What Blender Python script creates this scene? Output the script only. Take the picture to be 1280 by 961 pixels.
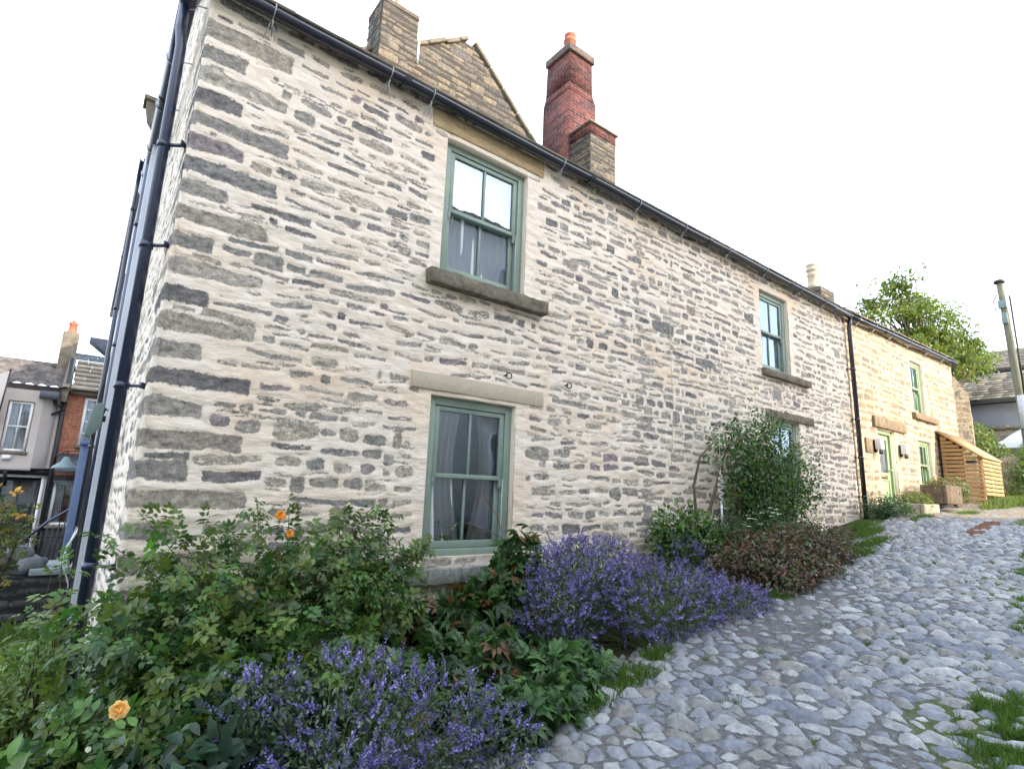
import bpy, math, random
import numpy as np
from math import radians as RD, sin, cos, pi

random.seed(7); RNG = np.random.default_rng(11)
S = bpy.context.scene
for o in list(bpy.data.objects): bpy.data.objects.remove(o)
COL = S.collection

# ------------------------------------------------------------------ camera
CZ = 1.6
yaw, pit, rol = 0.653694882, 0.192132845, 0.0375512653
cd = bpy.data.cameras.new('camera'); cam = bpy.data.objects.new('camera', cd); COL.objects.link(cam)
from mathutils import Matrix, Vector
Fv = Vector((sin(yaw)*cos(pit), cos(yaw)*cos(pit), sin(pit)))
Rt = Vector((cos(yaw), -sin(yaw), 0)); Up = Rt.cross(Fv)
Rv = cos(rol)*Rt + sin(rol)*Up; Uv = -sin(rol)*Rt + cos(rol)*Up
M = Matrix((Rv, Uv, -Fv)).transposed().to_4x4(); M.translation = Vector((0, 0, CZ))
cam.matrix_world = M
cd.sensor_width = 36; cd.lens = 36*690/1280; cd.clip_start = .05; cd.clip_end = 2000
S.camera = cam
S.render.resolution_x = 1024; S.render.resolution_y = 768

# ------------------------------------------------------------------ light
SUN_EL = RD(23); SX, SY = 0.36, -0.933          # horizontal direction TO the sun
w = bpy.data.worlds.new("World"); S.world = w; w.use_nodes = True
nt = w.node_tree; nt.nodes.clear()
out = nt.nodes.new('ShaderNodeOutputWorld'); bg = nt.nodes.new('ShaderNodeBackground')
sky = nt.nodes.new('ShaderNodeTexSky'); sky.sky_type = 'NISHITA'; sky.sun_disc = False
sky.sun_elevation = SUN_EL; sky.sun_rotation = math.atan2(SX, SY)
sky.air_density = 1.0; sky.dust_density = 3.0; sky.ozone_density = 1.0; sky.altitude = 200
mixw = nt.nodes.new('ShaderNodeMix'); mixw.data_type = 'RGBA'; mixw.inputs[0].default_value = .55
mixw.inputs[7].default_value = (8.0, 8.8, 10.0, 1)   # thin bright cloud veil over the whole sky
nt.links.new(sky.outputs[0], mixw.inputs[6]); nt.links.new(mixw.outputs[2], bg.inputs[0])
bg.inputs[1].default_value = 0.14; nt.links.new(bg.outputs[0], out.inputs[0])
sd = bpy.data.lights.new('sun', 'SUN'); sun = bpy.data.objects.new('sun', sd); COL.objects.link(sun)
sd.energy = 2.0; sd.angle = RD(0.6); sd.color = (1.0, .89, .74)
tos = Vector((SX*cos(SUN_EL), SY*cos(SUN_EL), sin(SUN_EL)))
sun.rotation_euler = (-tos).to_track_quat('-Z', 'Y').to_euler(); sun.location = (10, -20, 20)
S.view_settings.view_transform = 'Standard'; S.view_settings.look = 'None'
S.view_settings.exposure = 1.78; S.view_settings.gamma = 1
S.render.engine = 'CYCLES'

# ------------------------------------------------------------------ node helpers
def lin(c):
    return tuple(((v/255)/12.92 if v/255 <= .04045 else ((v/255+.055)/1.055)**2.4) for v in c)+(1,)
class N:
    def __init__(s, name, rough=.8, spec=.3):
        s.m = bpy.data.materials.new(name); s.m.use_nodes = True; s.t = s.m.node_tree
        s.b = s.t.nodes['Principled BSDF']; s.o = s.t.nodes['Material Output']
        s.b.inputs['Roughness'].default_value = rough; s.b.inputs['Specular IOR Level'].default_value = spec
    def n(s, k, **kw):
        x = s.t.nodes.new(k)
        for a, v in kw.items(): setattr(x, a, v)
        return x
    def l(s, a, b): s.t.links.new(a, b)
    def setin(s, sock, v):
        if isinstance(v, bpy.types.NodeSocket): s.l(v, sock)
        else: sock.default_value = v
    def coord(s, scale=(1, 1, 1), rot=(0, 0, 0), kind='Object'):
        tc = s.n('ShaderNodeTexCoord'); mp = s.n('ShaderNodeMapping')
        mp.inputs['Scale'].default_value = scale; mp.inputs['Rotation'].default_value = rot
        s.l(tc.outputs[kind], mp.inputs[0]); return mp.outputs[0]
    def noise(s, vec, scale, detail=4, rough=.6, dist=0):
        x = s.n('ShaderNodeTexNoise'); x.inputs['Scale'].default_value = scale; x.inputs['Detail'].default_value = detail
        x.inputs['Roughness'].default_value = rough; x.inputs['Distortion'].default_value = dist
        s.l(vec, x.inputs['Vector']); return x.outputs['Fac']
    def ramp(s, fac, stops, interp='LINEAR'):
        r = s.n('ShaderNodeValToRGB'); r.color_ramp.interpolation = interp; e = r.color_ramp.elements
        while len(e) < len(stops): e.new(.5)
        for i, (p, c) in enumerate(stops):
            e[i].position = p; e[i].color = tuple(c)+((1,) if len(c) == 3 else ())
        s.setin(r.inputs[0], fac); return r.outputs[0]
    def math(s, op, a, b=0., c=0., clamp=False):
        x = s.n('ShaderNodeMath', operation=op, use_clamp=clamp)
        for i, v in enumerate((a, b, c)): s.setin(x.inputs[i], v)
        return x.outputs[0]
    def mix(s, f, a, b, mode='MIX'):
        x = s.n('ShaderNodeMix', data_type='RGBA', blend_type=mode)
        s.setin(x.inputs[0], f)
        for i, v in ((6, a), (7, b)):
            if isinstance(v, tuple) and len(v) == 3: v = v+(1,)
            s.setin(x.inputs[i], v)
        return x.outputs[2]
    def mr(s, v, a, b, c=0., d=1., smooth=True):
        x = s.n('ShaderNodeMapRange'); x.interpolation_type = 'SMOOTHSTEP' if smooth else 'LINEAR'
        for i, q in enumerate((v, a, b, c, d)): s.setin(x.inputs[i], q)
        return x.outputs[0]
    def attr(s, name, o='Fac'):
        x = s.n('ShaderNodeAttribute', attribute_name=name); return x.outputs[o]
    def bump(s, h, strength=.5, dist=.01, normal=None):
        x = s.n('ShaderNodeBump'); x.inputs['Strength'].default_value = strength; x.inputs['Distance'].default_value = dist
        s.l(h, x.inputs['Height'])
        if normal: s.l(normal, x.inputs['Normal'])
        s.l(x.outputs[0], s.b.inputs['Normal']); return x.outputs[0]
    def col(s, c): s.setin(s.b.inputs['Base Color'], c+(1,) if isinstance(c, tuple) and len(c) == 3 else c)

def rubble_mat(name, stones, mortar, ragged=1.0, fleck=.5, mort_bump=.5, stain_z=0):
    m = N(name, .9, .2); v = m.coord(); vs = m.coord((1, 1, 2.6))
    sdf = m.attr('sdf'); r1 = m.attr('rnd'); r2 = m.attr('rnb')
    fine = m.noise(v, 55, 5, .7); med = m.noise(vs, 9, 4, .6); big = m.noise(v, 1.1, 3, .5)
    e = m.math('ADD', sdf, m.math('MULTIPLY', m.math('SUBTRACT', fine, .5), .030*ragged))
    e = m.math('ADD', e, m.math('MULTIPLY', m.math('SUBTRACT', med, .5), .030*ragged))
    mask = m.mr(e, -.003, .007)
    fk = m.noise(vs, 26, 6, .75); thr = m.math('SUBTRACT', .72, m.math('MULTIPLY', r2, .24*fleck))
    smear = m.mr(fk, thr, m.math('ADD', thr, .035))
    mask = m.math('MULTIPLY', mask, m.math('SUBTRACT', 1., m.math('MULTIPLY', smear, .85)))
    sc = m.ramp(r1, [((i+.0)/len(stones), c) for i, c in enumerate(stones)], 'CONSTANT')
    sv = m.ramp(m.noise(v, 17, 6, .75), [(.28, (.5, .5, .52)), (.5, (1.2, 1.2, 1.2)), (.72, (1.9, 1.83, 1.75))])
    sc = m.mix(1., sc, sv, 'MULTIPLY')
    sv2 = m.ramp(m.noise(vs, 5, 5, .7), [(.3, (.72, .72, .74)), (.5, (1, 1, 1)), (.7, (1.3, 1.24, 1.15))]); sc = m.mix(1., sc, sv2, 'MULTIPLY')
    lich = m.mr(m.noise(v, 70, 3, .6), .62, .70); sc = m.mix(m.math('MULTIPLY', lich, .5), sc, (.58, .54, .48))
    crack = m.mr(m.noise(vs, 34, 3, .6), .33, .40, 1, 0); sc = m.mix(m.math('MULTIPLY', crack, .6), sc, (.05, .048, .046))
    mc = m.ramp(big, [(.3, mortar[0]), (.5, mortar[1]), (.68, mortar[2])])
    mc2 = m.ramp(m.noise(vs, 6, 5, .65), [(.3, (.84, .80, .75)), (.5, (1, 1, 1)), (.75, (1.08, 1.08, 1.1))])
    mc = m.mix(1., mc, mc2, 'MULTIPLY')
    ring = m.mr(m.noise(vs, 14, 5, .7), .57, .72); mc = m.mix(m.math('MULTIPLY', ring, .5), mc, mortar[3])
    fin = m.mix(mask, mc, sc)
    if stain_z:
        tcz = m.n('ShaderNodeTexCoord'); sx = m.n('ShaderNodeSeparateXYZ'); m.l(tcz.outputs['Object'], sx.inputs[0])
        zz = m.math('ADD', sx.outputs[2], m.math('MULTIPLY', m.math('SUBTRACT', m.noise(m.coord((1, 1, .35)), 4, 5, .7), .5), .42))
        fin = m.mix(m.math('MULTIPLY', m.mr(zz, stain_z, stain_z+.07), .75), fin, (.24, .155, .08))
        zl = m.math('ADD', sx.outputs[2], m.math('MULTIPLY', m.noise(v, 1.5, 5, .7), -1.6))
        fin = m.mix(m.math('MULTIPLY', m.mr(zl, .5, -.3), .35), fin, (.42, .42, .40))
    m.col(fin)
    hs = m.math('MULTIPLY', m.noise(v, 24, 8, .8), 1.0)
    hm = m.math('ADD', m.math('MULTIPLY', m.noise(m.coord((1, 1, 4)), 16, 5, .6), .55*mort_bump), .42)
    h = m.math('ADD', m.math('MULTIPLY', hs, mask), m.math('MULTIPLY', hm, m.math('SUBTRACT', 1., mask)))
    m.bump(h, .9, .026)
    return m.m

STONES_MAIN = [(.28,.26,.24),(.33,.305,.275),(.22,.21,.20),(.37,.33,.28),(.31,.29,.265),(.25,.24,.23),(.33,.285,.25),(.38,.34,.285),(.19,.18,.178),(.35,.32,.285),(.29,.25,.25),(.42,.38,.33)]
MORT_MAIN = [(.83,.70,.575),(.84,.74,.635),(.81,.655,.50),(.74,.56,.39)]
M_WALL = rubble_mat('rubble_wall', STONES_MAIN, MORT_MAIN, 1.7, .9, stain_z=5.19)
M_RUBSIDE = rubble_mat('gable_rubble', STONES_MAIN, MORT_MAIN, 1.7, .9)
STONES_END = [(.27,.20,.13),(.30,.23,.15),(.22,.175,.125),(.25,.20,.14),(.31,.25,.175),(.23,.17,.115),(.19,.16,.125)]
MORT_END = [(.43,.35,.245),(.46,.38,.28),(.41,.325,.215),(.37,.28,.18)]
M_END = rubble_mat('warm_rubble_wall', STONES_END, MORT_END, .8, .45)
STONES_GAB = [(.125,.11,.09),(.10,.093,.083),(.16,.135,.10),(.075,.072,.067),(.14,.122,.10),(.095,.09,.085),(.17,.14,.10)]
M_GAB = rubble_mat('coursed_gable_stone', STONES_GAB, [(.06,.052,.043)]*3+[(.11,.095,.075)], .35, .10, .5)
M_CHST = rubble_mat('chimney_stone', STONES_GAB, [(.06,.052,.043)]*3+[(.11,.095,.075)], .35, .1, .5)
M_DARKR = rubble_mat('dark_rubble', [(.20,.165,.12),(.24,.20,.15),(.17,.15,.12),(.28,.23,.16)], [(.34,.28,.20)]*3+[(.28,.22,.15)], .9, .4)

def simple(name, c, rough=.7, spec=.3, var=.25, scale=8, bump=.2, bdist=.004, stretch=(1,1,1), metal=0):
    m = N(name, rough, spec); v = m.coord(stretch); n = m.noise(v, scale, 6, .65)
    lo = tuple(x*(1-var) for x in c); hi = tuple(min(1, x*(1+var)) for x in c)
    m.col(m.ramp(n, [(.3, lo), (.7, hi)])); m.b.inputs['Metallic'].default_value = metal
    if bump: m.bump(m.noise(v, scale*4, 6, .7), bump, bdist)
    return m.m
M_GREEN = simple('sage_green_paint', (.225,.29,.245), .42, .45, .10, 6, .05, .002)
M_GREEN2 = simple('pale_green_paint', (.27,.36,.20), .5, .4, .10, 6, .05, .002)
M_PLASTER = simple('cream_plaster', (.70,.62,.50), .9, .2, .10, 7, .5, .006)
M_SILL = simple('weathered_sill_stone', (.17,.15,.115), .9, .2, .45, 14, .9, .008)
M_SILLG = simple('grey_sill_stone', (.24,.245,.225), .9, .2, .45, 14, .9, .008)
M_LINTEL = simple('dressed_lintel_stone', (.50,.43,.33), .85, .2, .10, 30, .5, .003)
M_LINTEL2 = simple('sandstone_lintel', (.22,.165,.105), .9, .2, .3, 12, .7, .006)
M_PLANK = simple('timber_lintel', (.46,.34,.20), .85, .2, .3, 7, .8, .006, (1,1,6))
M_BLACK = simple('black_gutter_plastic', (.016,.019,.032), .22, .7, .2, 5, .03, .001)
M_NAVY = simple('dark_blue_pipe_paint', (.014,.024,.062), .3, .7, .25, 5, .05, .001)
M_GALV = simple('galvanised_steel', (.45,.46,.47), .45, .5, .2, 20, .1, .002, metal=.6)
M_IRON = simple('black_iron', (.02,.02,.022), .5, .5, .2, 20, .1, .002)
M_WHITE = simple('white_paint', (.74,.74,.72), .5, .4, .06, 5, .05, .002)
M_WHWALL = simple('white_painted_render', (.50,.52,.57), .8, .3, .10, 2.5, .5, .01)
M_PINK = simple('pale_pink_render', (.50,.44,.40), .9, .2, .12, 1.2, .3, .006)
M_CREAM = simple('cream_render', (.76,.71,.60), .9, .2, .12, 1.2, .3, .006)
M_BLUE = simple('blue_shop_paint', (.11,.15,.26), .5, .4, .15, 5, .05, .002)
M_TEAL = simple('teal_grey_box', (.16,.22,.22), .5, .4, .10, 8, .05, .002)
M_TERRA = simple('terracotta', (.42,.14,.09), .8, .2, .25, 9, .3, .004)
M_TERRA2 = simple('pale_terracotta', (.50,.33,.25), .8, .2, .2, 9, .3, .004)
M_POT = simple('buff_pot', (.46,.39,.29), .85, .2, .2, 9, .3, .004)
M_COPING = simple('coping_stone', (.17,.145,.11), .9, .2, .35, 6, .9, .015)
M_CHCAP = simple('sooty_stone_cap', (.11,.095,.08), .9, .2, .35, 6, .9, .015)
M_CAP = simple('chimney_cap_stone', (.12,.09,.08), .9, .2, .4, 8, .8, .01)
M_TRUNK = simple('bark', (.13,.10,.075), .95, .1, .4, 14, .9, .01, (1,1,.3))
M_STEM = simple('woody_stem', (.12,.09,.06), .9, .1, .4, 20, .5, .004)
M_GSTEM = simple('green_stem', (.10,.14,.05), .7, .2, .3, 20, .2, .002)
M_CONC = simple('trough_stone', (.33,.29,.225), .95, .1, .3, 10, .9, .01)
M_ROCK = simple('grey_rock', (.17,.17,.18), .9, .2, .35, 6, .9, .015)
M_DARKSTONE = simple('dark_yard_stone', (.06,.06,.058), .95, .1, .4, 5, .9, .02)
M_FLAG = simple('flagstone', (.22,.25,.25), .85, .2, .2, 5, .5, .006)
M_CURTAIN = None
def curtain_mat():
    m = N('white_curtain', .9, .1); m.col((.85,.85,.86))
    tr = m.n('ShaderNodeBsdfTranslucent'); tr.inputs[0].default_value = (.8,.8,.82,1)
    mx = m.n('ShaderNodeMixShader'); mx.inputs[0].default_value = .3
    m.l(m.b.outputs[0], mx.inputs[1]); m.l(tr.outputs[0], mx.inputs[2]); m.l(mx.outputs[0], m.o.inputs[0]); return m.m
M_CURTAIN = curtain_mat()
def glass_mat():
    m = N('window_glass', .02, .5)
    fr = m.n('ShaderNodeFresnel'); fr.inputs[0].default_value = 1.7
    bp = m.n('ShaderNodeBump'); bp.inputs['Strength'].default_value = .12; bp.inputs['Distance'].default_value = .02
    m.l(m.noise(m.coord(), 2.2, 2, .5), bp.inputs['Height'])
    tr = m.n('ShaderNodeBsdfTransparent'); tr.inputs[0].default_value = (.97,.98,.98,1)
    gl = m.n('ShaderNodeBsdfGlossy'); gl.inputs['Roughness'].default_value = .015; gl.inputs['Color'].default_value = (.62, .77, 1, 1); m.l(bp.outputs[0], gl.inputs['Normal'])
    f = m.math('ADD', m.math('MULTIPLY', fr.outputs[0], 2.1), .06, clamp=True)
    mx = m.n('ShaderNodeMixShader'); m.l(f, mx.inputs[0]); m.l(tr.outputs[0], mx.inputs[1]); m.l(gl.outputs[0], mx.inputs[2])
    m.l(mx.outputs[0], m.o.inputs[0]); return m.m
M_GLASS = glass_mat()
def brick_mat(name, c1, c2, mort, scale=1.0, soot=.4):
    m = N(name, .9, .2)
    tc = m.n('ShaderNodeTexCoord'); sx = m.n('ShaderNodeSeparateXYZ'); m.l(tc.outputs['Object'], sx.inputs[0])
    u = m.math('ADD', sx.outputs[0], sx.outputs[1]); cb = m.n('ShaderNodeCombineXYZ'); m.l(u, cb.inputs[0]); m.l(sx.outputs[2], cb.inputs[1])
    b = m.n('ShaderNodeTexBrick'); m.l(cb.outputs[0], b.inputs[0])
    b.inputs['Scale'].default_value = scale; b.inputs['Brick Width'].default_value = .225; b.inputs['Row Height'].default_value = .075
    b.inputs['Mortar Size'].default_value = .008; b.inputs['Mortar Smooth'].default_value = .3
    b.inputs['Color1'].default_value = c1+(1,); b.inputs['Color2'].default_value = c2+(1,); b.inputs['Mortar'].default_value = mort+(1,)
    v = m.coord(); s = m.ramp(m.noise(v, 1.6, 5, .7), [(.35, (1-soot,)*3), (.65, (1.1,)*3)])
    s2 = m.ramp(m.noise(v, 14, 4, .6), [(.3, (.65,.65,.65)), (.7, (1.25,1.2,1.2))])
    m.col(m.mix(1., m.mix(1., b.outputs[0], s, 'MULTIPLY'), s2, 'MULTIPLY'))
    h = m.math('ADD', m.math('MULTIPLY', m.math('SUBTRACT', 1., b.outputs['Fac']), .6), m.math('MULTIPLY', m.noise(v, 40, 4, .6), .4))
    m.bump(h, .7, .012); return m.m
M_BRICK = brick_mat('red_chimney_brick', (.17,.05,.042), (.065,.028,.028), (.16,.125,.115), 1, .5)
M_BRICK2 = brick_mat('orange_house_brick', (.42,.16,.085), (.33,.115,.06), (.30,.22,.17), 1, .2)
def slate_mat(name, c, w_=.35, h_=.28, var=.3):
    m = N(name, .8, .3); v = m.coord(); at = m.attr('rnd')
    base = m.ramp(at, [(0, tuple(x*(1-var) for x in c)), (1, tuple(x*(1+var) for x in c))])
    s = m.ramp(m.noise(v, 5, 6, .7), [(.3, (.65,.65,.65)), (.7, (1.25,1.25,1.2))]); m.col(m.mix(1., base, s, 'MULTIPLY'))
    m.bump(m.noise(v, 25, 6, .7), .5, .01); return m.m
M_SLATE = slate_mat('stone_roof_slate', (.22,.19,.15)); M_SLATEB = slate_mat('blue_slate', (.10,.11,.13)); M_PAN = slate_mat('pantile', (.13,.115,.11), var=.45)
M_SLATEG = slate_mat('pale_stone_slate', (.24,.205,.165))
def wood_mat():
    m = N('shed_timber', .75, .25); v = m.coord((1,1,5)); at = m.attr('rnd')
    b = m.ramp(at, [(0, (.40,.24,.11)), (1, (.52,.34,.17))]); s = m.ramp(m.noise(v, 7, 6, .7, 1.), [(.3, (.75,.72,.7)), (.7, (1.15,1.15,1.1))])
    m.col(m.mix(1., b, s, 'MULTIPLY')); m.bump(m.noise(v, 30, 5, .6), .3, .004); return m.m
M_WOOD = wood_mat()
def leaf_mat(name, transl=.35, rough=.42, tint=(1,1,1)):
    m = N(name, rough, .38); c = m.attr('Col', 'Color'); v = m.coord()
    s = m.ramp(m.noise(v, 22, 3, .6), [(.3, (.7,.72,.7)), (.7, (1.25,1.22,1.1))])
    c2 = m.mix(1., c, s, 'MULTIPLY'); c2 = m.mix(1., c2, tint+(1,), 'MULTIPLY'); m.col(c2)
    tr = m.n('ShaderNodeBsdfTranslucent'); m.l(m.mix(1., c2, (1.5,1.6,.8,1), 'MULTIPLY'), tr.inputs[0])
    mx = m.n('ShaderNodeMixShader'); mx.inputs[0].default_value = transl*.75
    m.l(m.b.outputs[0], mx.inputs[1]); m.l(tr.outputs[0], mx.inputs[2]); m.l(mx.outputs[0], m.o.inputs[0]); return m.m
M_LEAF = leaf_mat('leaf'); M_PETAL = leaf_mat('petal', .3, .7); M_GRASS = leaf_mat('grass_blade', .35, .6)

# ------------------------------------------------------------------ mesh helpers
class MB:
    def __init__(s): s.v = []; s.q = []; s.t = []; s.n = 0; s.c = []; s.r = []; s.poly = []
    def add(s, v, q=None, t=None, col=None, rnd=None, poly=None):
        v = np.asarray(v, float); k = len(v)
        if q is not None and len(q): s.q.append(np.asarray(q)+s.n)
        if t is not None and len(t): s.t.append(np.asarray(t)+s.n)
        if poly is not None: s.poly += [[i+s.n for i in p] for p in poly]
        s.v.append(v)
        s.c.append(np.broadcast_to(np.asarray(col if col is not None else (1, 1, 1), float), (k, 3)))
        s.r.append(np.broadcast_to(np.asarray(rnd if rnd is not None else .5, float), (k,)))
        s.n += k; return s
    def box(s, x0, x1, y0, y1, z0, z1, rnd=None):
        v = [(x, y, z) for x in (x0, x1) for y in (y0, y1) for z in (z0, z1)]
        return s.add(v, [(0,1,3,2),(4,6,7,5),(0,4,5,1),(2,3,7,6),(0,2,6,4),(1,5,7,3)], rnd=random.random() if rnd is None else rnd)
    def beam(s, a, b, wd, h, up=(0, 0, 1), rnd=None):
        a = np.array(a, float); b = np.array(b, float); d = b-a; d /= np.linalg.norm(d)
        u = np.array(up, float); sd_ = np.cross(d, u); sd_ /= np.linalg.norm(sd_); u = np.cross(sd_, d)
        v = [p+sd_*i*wd/2+u*j*h/2 for p in (a, b) for i in (-1, 1) for j in (-1, 1)]
        return s.add(v, [(0,1,3,2),(4,6,7,5),(0,4,5,1),(2,3,7,6),(0,2,6,4),(1,5,7,3)], rnd=random.random() if rnd is None else rnd)
    def tube(s, pts, rad, n=8, cap=True, rnd=None, col=None):
        P = np.array(pts, float); m = len(P); rad = np.broadcast_to(np.asarray(rad, float), (m,))
        T = np.gradient(P, axis=0); T /= np.linalg.norm(T, axis=1)[:, None]+1e-9
        ref = np.array((0, 0, 1.)) if abs(T[0][2]) < .9 else np.array((1., 0, 0))
        V = []
        a = np.linspace(0, 2*pi, n, endpoint=False)
        for i in range(m):
            x = np.cross(T[i], ref); x /= np.linalg.norm(x)+1e-9; y = np.cross(T[i], x); ref = -np.cross(T[i], x) if False else ref
            V.append(P[i]+rad[i]*(np.cos(a)[:, None]*x+np.sin(a)[:, None]*y))
        V = np.concatenate(V); q = []
        for i in range(m-1):
            for j in range(n): q.append((i*n+j, i*n+(j+1) % n, (i+1)*n+(j+1) % n, (i+1)*n+j))
        s.add(V, q, rnd=rnd, col=col, poly=[list(range(n))[::-1], [(m-1)*n+j for j in range(n)]] if cap else None); return s
    def lathe(s, c, prof, n=16):
        a = np.linspace(0, 2*pi, n, endpoint=False); V = []; q = []
        for r, z in prof: V += [(c[0]+r*cos(t), c[1]+r*sin(t), c[2]+z) for t in a]
        for i in range(len(prof)-1):
            for j in range(n): q.append((i*n+j, i*n+(j+1) % n, (i+1)*n+(j+1) % n, (i+1)*n+j))
        return s.add(V, q, poly=[list(range(n))[::-1], [(len(prof)-1)*n+j for j in range(n)]])
    def prism(s, pts2, axis, a0, a1, rnd=None):
        # pts2: polygon in the two other axes (order x,y,z without axis)
        def mk(p, a): l = list(p); l.insert(axis, a); return tuple(l)
        n = len(pts2); v = [mk(p, a0) for p in pts2]+[mk(p, a1) for p in pts2]
        return s.add(v, [(i, (i+1) % n, n+(i+1) % n, n+i) for i in range(n)], poly=[list(range(n))[::-1], [n+i for i in range(n)]], rnd=random.random() if rnd is None else rnd)
    def build(s, name, mat, parent=None, smooth=False, bevel=0, local=False, col=False, extra=None):
        V = np.concatenate(s.v)
        if parent is not None and not local:
            r = parent; off = np.zeros(3)
            while r is not None: off += np.array(r.location); r = r.parent
            V = V-off
        me = bpy.data.meshes.new(name)
        loops = []; starts = []; tot = []; k = 0
        for L, m in ((s.q, 4), (s.t, 3)):
            if L:
                A = np.concatenate([x.reshape(-1, m) for x in L]); loops.append(A.ravel()); tot.append(np.full(len(A), m))
        for p in s.poly: loops.append(np.array(p)); tot.append(np.array([len(p)]))
        loops = np.concatenate(loops).astype(np.int32); tot = np.concatenate(tot).astype(np.int32)
        starts = np.concatenate(([0], np.cumsum(tot)[:-1])).astype(np.int32)
        me.vertices.add(len(V)); me.vertices.foreach_set('co', V.astype(np.float32).ravel())
        me.loops.add(len(loops)); me.loops.foreach_set('vertex_index', loops)
        me.polygons.add(len(tot)); me.polygons.foreach_set('loop_start', starts); me.polygons.foreach_set('loop_total', tot)
        if smooth: me.polygons.foreach_set('use_smooth', np.ones(len(tot), bool))
        me.update(calc_edges=True)
        if col:
            at = me.color_attributes.new('Col', 'FLOAT_COLOR', 'POINT')
            C = np.concatenate(s.c); at.data.foreach_set('color', np.hstack([C, np.ones((len(C), 1))]).astype(np.float32).ravel())
        at = me.attributes.new('rnd', 'FLOAT', 'POINT'); at.data.foreach_set('value', np.concatenate(s.r).astype(np.float32))
        if extra:
            for kx, ar in extra.items():
                at = me.attributes.new(kx, 'FLOAT', 'POINT'); at.data.foreach_set('value', np.asarray(ar, np.float32))
        me.materials.append(mat)
        o = bpy.data.objects.new(name, me); COL.objects.link(o)
        if parent is not None: o.parent = parent
        if bevel:
            b = o.modifiers.new('bevel', 'BEVEL'); b.width = bevel; b.segments = 2; b.limit_method = 'ANGLE'
        return o
def tag(o, label=None, cat=None, group=None, kind=None):
    if label: o['label'] = label
    if cat: o['category'] = cat
    if group: o['group'] = group
    if kind: o['kind'] = kind
    return o
def thing(name, loc, label, cat, group=None):
    o = bpy.data.objects.new(name, None); COL.objects.link(o); o.location = loc; o.empty_display_size = .2
    return tag(o, label, cat, group)
def copy_tree(o, parent=None):
    c = o.copy(); COL.objects.link(c); c.parent = parent
    for ch in [x for x in bpy.data.objects if x.parent == o]: copy_tree(ch, c)
    return c

# value noise on numpy arrays
_tab = np.random.default_rng(3).random(65536)
def vnoise(x, y, seed=0):
    xi = np.floor(x).astype(np.int64); yi = np.floor(y).astype(np.int64); fx = x-xi; fy = y-yi
    fx = fx*fx*(3-2*fx); fy = fy*fy*(3-2*fy)
    def h(a, b): return _tab[(a*7919+b*104729+seed*1013) & 65535]
    return (h(xi, yi)*(1-fx)+h(xi+1, yi)*fx)*(1-fy)+(h(xi, yi+1)*(1-fx)+h(xi+1, yi+1)*fx)*fy-.5
def fbm(x, y, seed=0, oct=4):
    r = 0; a = 1
    for i in range(oct): r = r+a*vnoise(x*2**i, y*2**i, seed+i*17); a *= .5
    return r

# ------------------------------------------------------------------ terrain
_gx = np.array([-200,-20,0,3,11.3,16,18.3,24,40,80,300.]); _gz = np.array([-6,-1.0,0,.36,1.42,1.68,1.78,3.0,4.6,6,9.])
def gz(x, y):
    x = np.asarray(x, float); y = np.asarray(y, float)
    b = np.interp(x, _gx, _gz)
    lo = np.clip((y-4.6)/16, 0, 3)*1.05*np.clip((3-x)/3, 0, 1)
    bank = np.interp(x, [18, 19.5, 26], [0, .9, .7])*np.clip((y-1.8)/1.2, 0, 1)
    return b-lo+bank
def gzs(x, y): return float(gz(x, y))
def lane_edge(x):
    return np.interp(x, [-3, 0, 1.7, 2.6, 3.4, 5, 6.5, 8, 10.5, 12, 14, 19], [2.3, 2.4, 2.95, 2.95, 2.95, 3.0, 2.92, 3.1, 3.75, 3.85, 3.9, 3.9])

def ground_mat():
    m = N('soil_and_turf', .95, .1); v = m.coord()
    a = m.noise(v, 1.3, 6, .7); b = m.noise(v, 18, 6, .7)
    soil = m.ramp(b, [(.3, (.035,.028,.02)), (.7, (.085,.068,.048))]); turf = m.ramp(b, [(.3, (.03,.05,.015)), (.7, (.07,.10,.03))])
    m.col(m.mix(m.mr(a, .42, .58), soil, turf)); m.bump(b, .8, .03); return m.m
def axis_pts(segs):
    r = []
    for a, b, st in segs: r += list(np.arange(a, b-1e-6, st))
    return np.array(r+[segs[-1][1]])
def grid(X, Y, zf, name, mat, kind='structure', parent=None, extra=None, cull=None):
    XX, YY = np.meshgrid(X, Y, indexing='ij'); ZZ = zf(XX, YY); nx, ny = XX.shape
    V = np.stack([XX.ravel(), YY.ravel(), ZZ.ravel()], 1)
    i = np.arange(nx-1)[:, None]*ny+np.arange(ny-1)[None]; q = np.stack([i, i+ny, i+ny+1, i+1], -1)
    if cull is not None: q = q[cull(XX, YY)[:-1, :-1]]
    mb = MB(); mb.add(V, q.reshape(-1, 4)); o = mb.build(name, mat, parent, smooth=True, extra=extra)
    if kind: o['kind'] = kind
    return o
gX = axis_pts([(-300,-30,30),(-30,-2,2),(-2,24,.5),(24,60,3),(60,400,40)]); gY = axis_pts([(-300,-20,40),(-20,-4,2),(-4,12,.5),(12,40,2),(40,400,40)])
grid(gX, gY, lambda x, y: gz(x, y)-.05, 'ground', ground_mat())

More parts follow.
